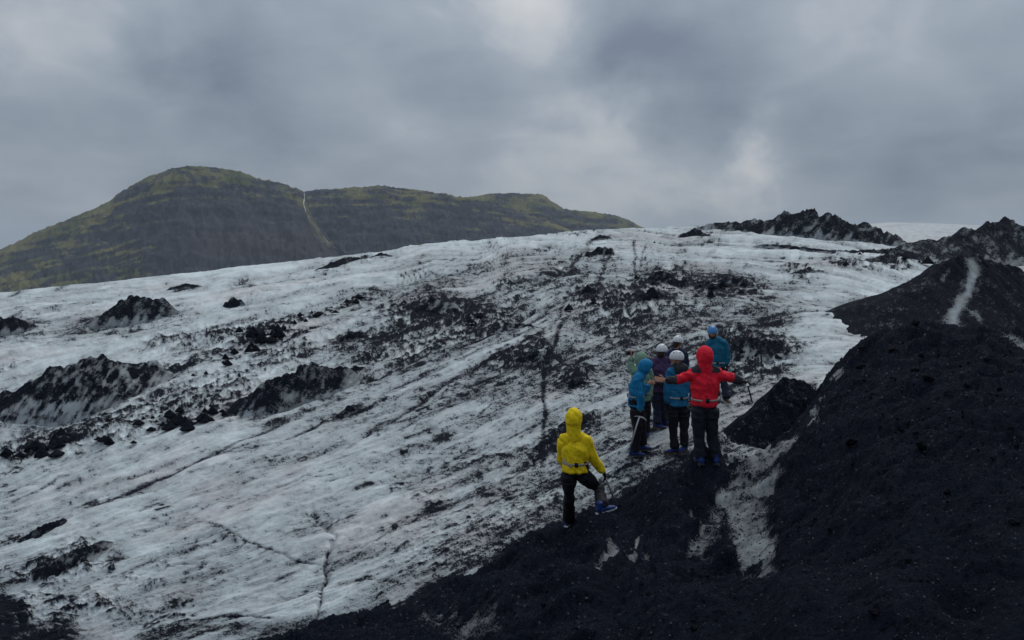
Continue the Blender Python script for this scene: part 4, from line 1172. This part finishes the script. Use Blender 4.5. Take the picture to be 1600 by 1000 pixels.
    for s_, tv in (('L', tl), ('R', tr_)):
        made.append(shoe(root, J['ft' + s_] + UP * .085, Vector(tv), shoes[0], shoes[1], 0))
    # climbing harness
    hb = hip + UP * kw.get('belt', .06)
    bt = solid('harness', [band(hb, sd, fwd, .182 * bulk, .146 * bulk, .024, .010)], kw.get('beltmat', M['belt']), root); made.append(bt)
    for g in (-1, 1):
        solid('buckle', [box(hb + fwd * (g * .154 * bulk), (sd, fwd, UP), (.05, .02, .06))], M['dbelt'], bt)
    lp = []
    for lg in (legL, legR):
        t_ = (lg[1] - lg[0]).normalized(); c = lg[0] + t_ * .10
        s2 = (sd - t_ * sd.dot(t_)).normalized(); f2 = t_.cross(s2)
        lp.append(band(c, s2, f2, .104 * bulk, .104 * bulk, .035, .006, 22))
    solid('leg_loop', lp, M['dbelt'], bt)
    if kw.get('strap'):
        solid('strap', [tube([P(*q) for q in kw['strap']], [(.012, .004)] * len(kw['strap']), 8)], M['belt'], bt)
    # everything hangs off the root at the feet
    for o in made:
        o.matrix_parent_inverse = Matrix.Translation(-base)
    return root
def ice_axe(label, top, tip, mat, headdir, holder):
    """mountaineering axe: shaft, pick, adze, spike, head at the top"""
    root = bpy.data.objects.new('ice_axe', None); C.objects.link(root); root.location = tip
    tag(root, label, 'ice axe', 'ice axes of the walkers')
    ax = (tip - top).normalized(); hd = Vector(headdir); hd = (hd - ax * hd.dot(ax)).normalized(); sdv = ax.cross(hd)
    o = [solid('shaft', [tube([top, top.lerp(tip, .9)], [(.015, .011)] * 2, 12, side=hd)], mat, root),
         solid('spike', [tube([top.lerp(tip, .9), tip], [.011, .003], 8)], M['steel'], root),
         solid('pick', [tube([top, top + hd * .07 + ax * .004, top + hd * .12 + ax * .018, top + hd * .16 + ax * .045], [(.006, .018), (.006, .015), (.005, .011), (.003, .004)], 8, side=sdv)], M['alu'], root),
         solid('adze', [tube([top, top - hd * .05, top - hd * .085 + ax * .015], [(.010, .014), (.016, .006), (.030, .004)], 8, side=sdv)], M['alu'], root)]
    for q in o:
        q.matrix_parent_inverse = Matrix.Translation(-tip)
    return root
def joints(D, feet, who, **px):
    """joints from photo pixels (x, y, metres nearer(-) or farther(+)); feet come from the real ground"""
    fl, fr = [pixel_hit(x, y, who) for (x, y) in feet]
    if D is None:
        D = (fl.y + fr.y) / 2
    J = {k: P(v[0], v[1], D + (v[2] if len(v) > 2 else 0)) for k, v in px.items()}
    J['ftL'], J['ftR'] = fl, fr
    print('person D', round(D, 2), round(fl.y, 2), round(fr.y, 2))
    return J, D

# ---------------------------------------------------------------- the eight walkers
J, D = joints(None, [(889, 820), (941, 801)], 'ash', head=(897, 654), neck=(898, 682), shL=(880, 689), shR=(917, 691), elL=(877, 716, .12), elR=(930, 722, .06), haL=(884, 730, .30), haR=(944, 739, .12),
              hip=(899, 730), hem=(899, 735), hpL=(889, 742), hpR=(909, 742), knL=(889, 780, .06), knR=(936, 763, .22))
fac = Vector((.45, 1, .05))
person('person in a bright yellow hooded jacket, one foot up on the ash bank', J, fac, (.25, 1, 0), M['yellow'], M['pants'], (M['shoe'], M['sole']), seed=3, hood=True, toes=((.55, .8, .12), (.9, .35, .15)), belt=.075,
       strap=[(880, 716, D - .10), (887, 727, D - .17), (893, 731, D - .18)], handR=((.25, .2, -.9), Vector((0.3, 1, 0)), 1.25, M['glove'], 'glove'))
tip = pixel_hit(963, 788, 'ash')
ice_axe('pale ice axe planted like a cane by the yellow-jacketed walker', P(945, 744, D + .12), tip, M['alu'], (.7, .6, .2), None)

J, D = joints(None, [(1094, 724), (1119, 724)], 'ash', head=(1101, 557), neck=(1102, 577), shL=(1081, 586), shR=(1122, 586), elL=(1058, 593, .02), elR=(1144, 591, .0), haL=(1037, 594, .06), haR=(1162, 596, .0),
              hip=(1101, 628), hem=(1101, 632), hpL=(1092, 640), hpR=(1111, 640), knL=(1092, 682, .02), knR=(1113, 682, .02))
person('person in a red hooded jacket seen from behind with both arms stretched out', J, (-.1, 1, 0), (0, 1, 0), M['red'], M['pants2'], (M['shoe'], M['dsole']), seed=17, hood=True, dark_sleeves=True, toes=((-.15, 1, 0), (.25, 1, 0)), belt=.045,
       handL=((-1, .1, .1), Vector((0, .6, 1)), .35, M['skin'], 'hand'), handR=((.9, .1, -.25), Vector((0, 1, .2)), 1.25, M['glove'], 'glove'))
ice_axe('dark-shafted ice axe hanging from the outstretched right hand of the red jacket', P(1167, 598, D), P(1176, 631, D + .05), M['dshaft'], (.3, 1, 0), None)

J, D = joints(None, [(991, 712), (1003, 703)], 'glacier', head=(1009, 574, 0), neck=(1001, 587), shL=(994, 594, -.19), shR=(997, 594, .19), elL=(1001, 620, -.22), elR=(1006, 616, .24), haL=(1000, 643, -.18), haR=(1014, 600, .26),
              hip=(994, 628), hem=(994, 634), hpL=(993, 641, -.09), hpR=(998, 641, .09), knL=(996, 673, -.1), knR=(1003, 672, .1))
person('person in a bright blue jacket with hood up, head bowed, leftmost of the group', J, (.85, .2, -.45), (1, .15, 0), M['blue'], M['pants'], (M['shoe'], M['dsole']), seed=29, hood=True, toes=((1, -.1, 0), (1, .1, 0)), belt=.11, eyes=True,
       handL=((.0, -.05, -1), Vector((1, .1, 0)), 1.2, M['glove'], 'glove'), handR=((1, 0, .4), Vector((0, .3, 1)), .7, M['skin'], 'hand'))
ice_axe('silver ice axe held head-up against the dark trousers of the bowed blue walker', P(999, 651, D - .20), P(985, 698, D - .22), M['alu'], (1, .2, .2), None)

J, D = joints(None, [(1054, 707), (1069, 704)], 'glacier', head=(1057, 561), neck=(1062, 577), shL=(1047, 584, .0), shR=(1078, 583, .05), elL=(1043, 609, -.02), elR=(1083, 606, .1), haL=(1043, 630, .0), haR=(1081, 626, .14),
              hip=(1060, 626), hem=(1060, 632), hpL=(1052, 640), hpR=(1069, 640), knL=(1052, 672, .02), knR=(1069, 672, .03))
person('person in mid blue jacket and white helmet, grey hood down, looking left', J, (-1, .12, -.02), (-.5, .85, 0), M['blue2'], M['pants'], (M['shoe'], M['brown']), seed=41, helmet=M['helmet'], collar=M['greyhood'], eyes=True, beard=M['greyhair'],
       toes=((-.9, -.2, 0), (-.4, -.5, 0)), belt=.07)

J, D = joints(None, [(1027, 668), (1037, 664)], 'glacier', head=(1034, 549), neck=(1034, 562), shL=(1017, 570, -.05), shR=(1049, 567, .05), elL=(1011, 594, -.14), elR=(1048, 590, .1), haL=(1027, 600, -.26), haR=(1040, 600, -.1),
              hip=(1031, 605), hem=(1031, 610), hpL=(1025, 617), hpR=(1038, 617), knL=(1027, 640, -.02), knR=(1037, 640, 0))
person('person in a dark plum jacket and white helmet, turned away with hands together', J, (.5, .8, -.2), (.35, -.9, 0), M['purple'], M['pants3'], (M['shoe'], M['brown']), seed=53, helmet=M['helmet'], hair=M['hair'], toes=((.7, -.6, 0), (.8, -.4, 0)), beltmat=M['dbelt'], bulk=1.06)

J, D = joints(16.4, [(1052, 640), (1064, 638)], 'glacier', head=(1059, 535), neck=(1056, 548), shL=(1042, 556), shR=(1070, 556), elL=(1038, 578), elR=(1073, 578), haL=(1044, 594, -.1), haR=(1068, 596, -.1),
              hip=(1057, 590), hem=(1057, 596), hpL=(1050, 600), hpR=(1064, 600), knL=(1051, 620), knR=(1064, 620))
person('person in dark navy jacket and white helmet, half hidden behind the group', J, (.75, .5, -.35), (.3, -.9, 0), M['navy'], M['pants3'], (M['shoe'], M['dsole']), seed=67, helmet=M['helmet'], hair=M['hair'], toes=((.2, -1, 0), (.3, -1, 0)))

J, D = joints(None, [(1000, 684), (1010, 682)], 'glacier', head=(1001, 562), neck=(1002, 575), shL=(991, 581, -.03), shR=(1013, 580, .05), elL=(985, 569, .02), elR=(1016, 602, .05), haL=(987, 557, .08), haR=(1015, 622, 0),
              hip=(1003, 618), hem=(1003, 624), hpL=(997, 630), hpR=(1009, 630), knL=(998, 656), knR=(1009, 656))
person('person in a pale green hooded jacket raising a phone behind the blue hooded walker', J, (-.5, .8, 0), (-.3, 1, 0), M['green'], M['pants'], (M['shoe'], M['dsole']), seed=71, hood=True, toes=((-.2, 1, 0), (.3, 1, 0)),
       handL=((-.35, .1, .9), Vector((-.4, .8, 0)), .7, M['skin'], 'hand'))
ph = bpy.data.objects.new('phone', None); C.objects.link(ph)
c = P(984, 552, D + .06); ph.location = c
tag(ph, 'small black phone held up in the raised hand of the green-jacketed walker', 'phone')
e0, e1 = Vector((1, .35, 0)).normalized(), UP; e2 = e0.cross(e1)
for o in (solid('phone_case', [box(c, (e0, e2, e1), (.150, .009, .074))], M['black'], ph, False), solid('phone_lens', [tube([c + e2 * .003 - e0 * .055 + UP * .02, c + e2 * .008 - e0 * .055 + UP * .02], [.008, .008], 12)], M['dsole'], ph),
          solid('phone_screen', [box(c - e2 * .0050, (e0, e2, e1), (.140, .0015, .066))], M['dsole'], ph, False)):
    o.matrix_parent_inverse = Matrix.Translation(-c)

J, D = joints(None, [(1119, 622), (1135, 629)], 'glacier', head=(1113, 520), neck=(1117, 531), shL=(1108, 538, .03), shR=(1132, 537, -.05), elL=(1105, 556, .05), elR=(1137, 554, -.06), haL=(1108, 572, -.05), haR=(1136, 571, -.12),
              hip=(1121, 568), hem=(1121, 572), hpL=(1115, 578), hpR=(1128, 578), knL=(1118, 600, -.06), knR=(1132, 602, -.10))
person('guide in petrol blue jacket, blue helmet and sunglasses, facing the group', J, (-.25, -1, -.05), (-.1, -1, 0), M['teal'], M['pants3'], (M['brown'], M['sole']), seed=83, helmet=M['bluehelmet'], glasses=True, beard=M['hair'],
       toes=((-.3, -1, 0), (.2, -1, 0)), belt=.03)

# ---------------------------------------------------------------- small ash cones on the ice, clods and pebbles on the ash
def lump_mesh(name, seed, mat, tall=1.0, sub=2, jag=0.3):
    bm = bmesh.new()
    bmesh.ops.create_icosphere(bm, subdivisions=sub, radius=1.0)
    co = np.array([v.co[:] for v in bm.verts])
    n = fbm(co[:, 0] * 1.6 + seed * 7, co[:, 1] * 1.6 + co[:, 2] * 1.3, 3, seed, 0.6)
    n2 = fbm(co[:, 0] * 1.1 - seed, co[:, 2] * 1.9, 2, seed + 2, ridged=True)
    for v, a, b_ in zip(bm.verts, n, n2):
        v.co *= 1 + jag * a * 1.6 + 0.25 * jag * b_
        if tall != 1.0:
            r = math.hypot(v.co.x, v.co.y)
            v.co.z = tall * max(-0.3, (1.05 - r) * 1.15 + 0.25 * a) if v.co.z > -0.2 else -0.3
    me = bpy.data.meshes.new(name); bm.to_mesh(me); bm.free()
    me.polygons.foreach_set('use_smooth', np.full(len(me.polygons), tall != 1.0, bool))
    me.materials.append(mat)
    return me
def lump_mat(name, a, b):
    m, t, bs = new_mat(name)
    pos = N(t, 'ShaderNodeNewGeometry').outputs['Position']
    t.links.new(mixc(t, maprange(t, noise(t, pos, 9, 6, 0.65).outputs[0], 0.4, 0.62), a, b), bs.inputs['Base Color'])
    bs.inputs['Roughness'].default_value = 0.95; bs.inputs['Specular IOR Level'].default_value = 0.03
    return m
CONE_M = lump_mat('cone_ash', (0.004, 0.0055, 0.009), (0.013, 0.015, 0.021))
CLOD_M = lump_mat('clod_ash', (0.004, 0.005, 0.008), (0.016, 0.016, 0.022))
rng = random.Random(11)
cone_meshes = [lump_mesh('ash_cone', 3 + k, CONE_M, tall=0.9 + 0.12 * k, sub=3, jag=0.34) for k in range(6)]
def scatter_cones(labels, tracks, count, wr, spread):
    first = None
    for i in range(count):
        tr = rng.choice(tracks); k = rng.random() * (len(tr) - 1); j = int(k); f_ = k - j
        px = tr[j][0] + (tr[j + 1][0] - tr[j][0]) * f_ + rng.gauss(0, spread); py = tr[j][1] + (tr[j + 1][1] - tr[j][1]) * f_ + rng.gauss(0, spread * 0.6)
        p = pixel_hit(px, py)
        r = (wr[0] + (wr[1] - wr[0]) * rng.random() ** 2.2) * p.y / F / 2
        o = bpy.data.objects.new('ash_cone', cone_meshes[0]) if first is None else first.copy()
        o.data = rng.choice(cone_meshes)
        first = first or o
        C.objects.link(o)
        o.location = (p.x, p.y, p.z - 0.04 * r); o.rotation_euler = (0, 0, rng.uniform(0, 6.28)); o.scale = (r * rng.uniform(.9, 1.5), r, r * rng.uniform(.55, 1.25))
        tag(o, labels[tracks.index(tr)], 'ash cone', labels[tracks.index(tr)])
scatter_cones(['small black ash cone in the lowest row at the left edge', 'small black ash cone below the veined ice hill on the left', 'small black ash cone in the dirty band above the large jagged ridge',
               'small black ash cone where the dirty band climbs toward the middle', 'small black ash cone left of the foot of the large jagged ridge'],
              [[(0, 715), (60, 700), (150, 680), (220, 690)], [(60, 690), (170, 660), (240, 645), (330, 640)], [(300, 590), (390, 545), (450, 512)], [(380, 525), (460, 500), (560, 470)], [(220, 660), (300, 660), (340, 650)]], 95, (5, 21), 8)
scatter_cones(['small black heap on the ragged ice left of the long crevasse', 'small black heap around the dark hollow above the white helmets', 'small black heap on the ice below the far ridges at the right',
               'small black heap on the pale slope between the hollow and the far ridge', 'small black heap beside the rugged heap behind the blue-helmeted guide'],
              [[(640, 475), (720, 490), (790, 500)], [(890, 480), (960, 470), (1040, 470), (1130, 450)], [(1280, 410), (1360, 405), (1440, 402), (1490, 408)], [(1000, 440), (1100, 450), (1170, 445)], [(1130, 560), (1180, 540), (1210, 550)]], 55, (4, 14), 9)
clods = [lump_mesh('ash_clod', 31 + k, CLOD_M, sub=2, jag=0.42) for k in range(5)]
spots = [(1540, 562), (1578, 548), (1450, 590), (1482, 617), (1500, 572), (1392, 546), (1512, 602), (1562, 608), (1430, 505), (1330, 690), (1360, 620)] + [(rng.uniform(1340, 1600), rng.uniform(540, 720)) for _ in range(34)] + [(rng.uniform(1240, 1600), rng.uniform(720, 985)) for _ in range(22)] + [(rng.uniform(760, 1150), rng.uniform(860, 985)) for _ in range(18)]
first = None
for (px, py) in spots:
    p = pixel_hit(px, py, 'ash')
    if p.y > 20:
        continue
    o = bpy.data.objects.new('ash_clod', clods[0]) if first is None else first.copy()
    first = first or o
    o.data = rng.choice(clods); C.objects.link(o)
    r = (2.0 + 5.5 * rng.random() ** 3) * p.y / F
    o.location = (p.x, p.y, p.z + 0.1 * r); o.rotation_euler = (rng.uniform(-.4, .4), rng.uniform(-.4, .4), rng.uniform(0, 6.28)); o.scale = (r * rng.uniform(1, 1.5), r * rng.uniform(.8, 1.2), r * rng.uniform(.7, 1.0))
    lab = 'dark rough clod near the crest of the right-hand black ash slope' if px > 1230 and py < 720 else 'dark rough clod low on the right-hand black ash slope' if px > 1230 else 'dark rough clod on the ash at the bottom, left of the ice chute'
    tag(o, lab, 'clod', lab)
def pebbles():
    X, Y, Z = GA
    r_ = np.random.default_rng(5)
    n = 16000
    PX, PY = project(X, Y, Z)
    ok = np.argwhere((PX > 500) & (PX < 1650) & (PY < 1020) & (Y < 14))
    k = ok[r_.integers(0, len(ok), n)]
    c = np.stack([X[k[:, 0], k[:, 1]], Y[k[:, 0], k[:, 1]], Z[k[:, 0], k[:, 1]]], 1)
    ph = np.array([[1, 0, 0], [-1, 0, 0], [0, 1, 0], [0, -1, 0], [0, 0, .8], [0, 0, -.8]])
    rad = (0.8 + 2.2 * r_.random(n) ** 4) * c[:, 1] / F
    v = ph[None] * rad[:, None, None] * (0.7 + 0.6 * r_.random((n, 6, 1)))
    a = r_.random(n) * 6.28
    ca, sa = np.cos(a)[:, None], np.sin(a)[:, None]
    v = np.stack([v[..., 0] * ca - v[..., 1] * sa, v[..., 0] * sa + v[..., 1] * ca, v[..., 2]], -1) + c[:, None]
    fc = np.array([[0, 2, 4], [2, 1, 4], [1, 3, 4], [3, 0, 4], [2, 0, 5], [1, 2, 5], [3, 1, 5], [0, 3, 5]])
    f = (fc[None] + (np.arange(n) * 6)[:, None, None]).reshape(-1, 3)
    m, t, b = new_mat('pebble_ash')
    ge = N(t, 'ShaderNodeNewGeometry')
    t.links.new(mixc(t, maprange(t, ge.outputs['Random Per Island'], 0.55, 1.0), (0.007, 0.009, 0.014), (0.085, 0.088, 0.096)), b.inputs['Base Color'])
    b.inputs['Roughness'].default_value = 0.9; b.inputs['Specular IOR Level'].default_value = 0.05
    o = mesh_obj('pebbles', v.reshape(-1, 3), f, m, smooth=False)
    o['kind'] = 'stuff'
pebbles()

# ---------------------------------------------------------------- haze
def haze():
    m = bpy.data.materials.new('haze')
    m.use_nodes = True
    t = m.node_tree
    for n in list(t.nodes):
        t.nodes.remove(n)
    o_ = t.nodes.new('ShaderNodeOutputMaterial')
    pv = t.nodes.new('ShaderNodeVolumePrincipled')
    pv.inputs['Color'].default_value = (0.80, 0.90, 1.0, 1)
    pv.inputs['Density'].default_value = 0.00013
    t.links.new(pv.outputs[0], o_.inputs['Volume'])
    x, z0, z1 = R_ + 50, -96, 128
    v = [(sx * x, sy * x, z) for z in (z0, z1) for (sx, sy) in ((-1, -1), (1, -1), (1, 1), (-1, 1))]
    f = [(3, 2, 1, 0), (4, 5, 6, 7), (0, 1, 5, 4), (1, 2, 6, 5), (2, 3, 7, 6), (3, 0, 4, 7)]
    o = mesh_obj('haze', v, f, m, smooth=False)
    o['kind'] = 'stuff'
haze()
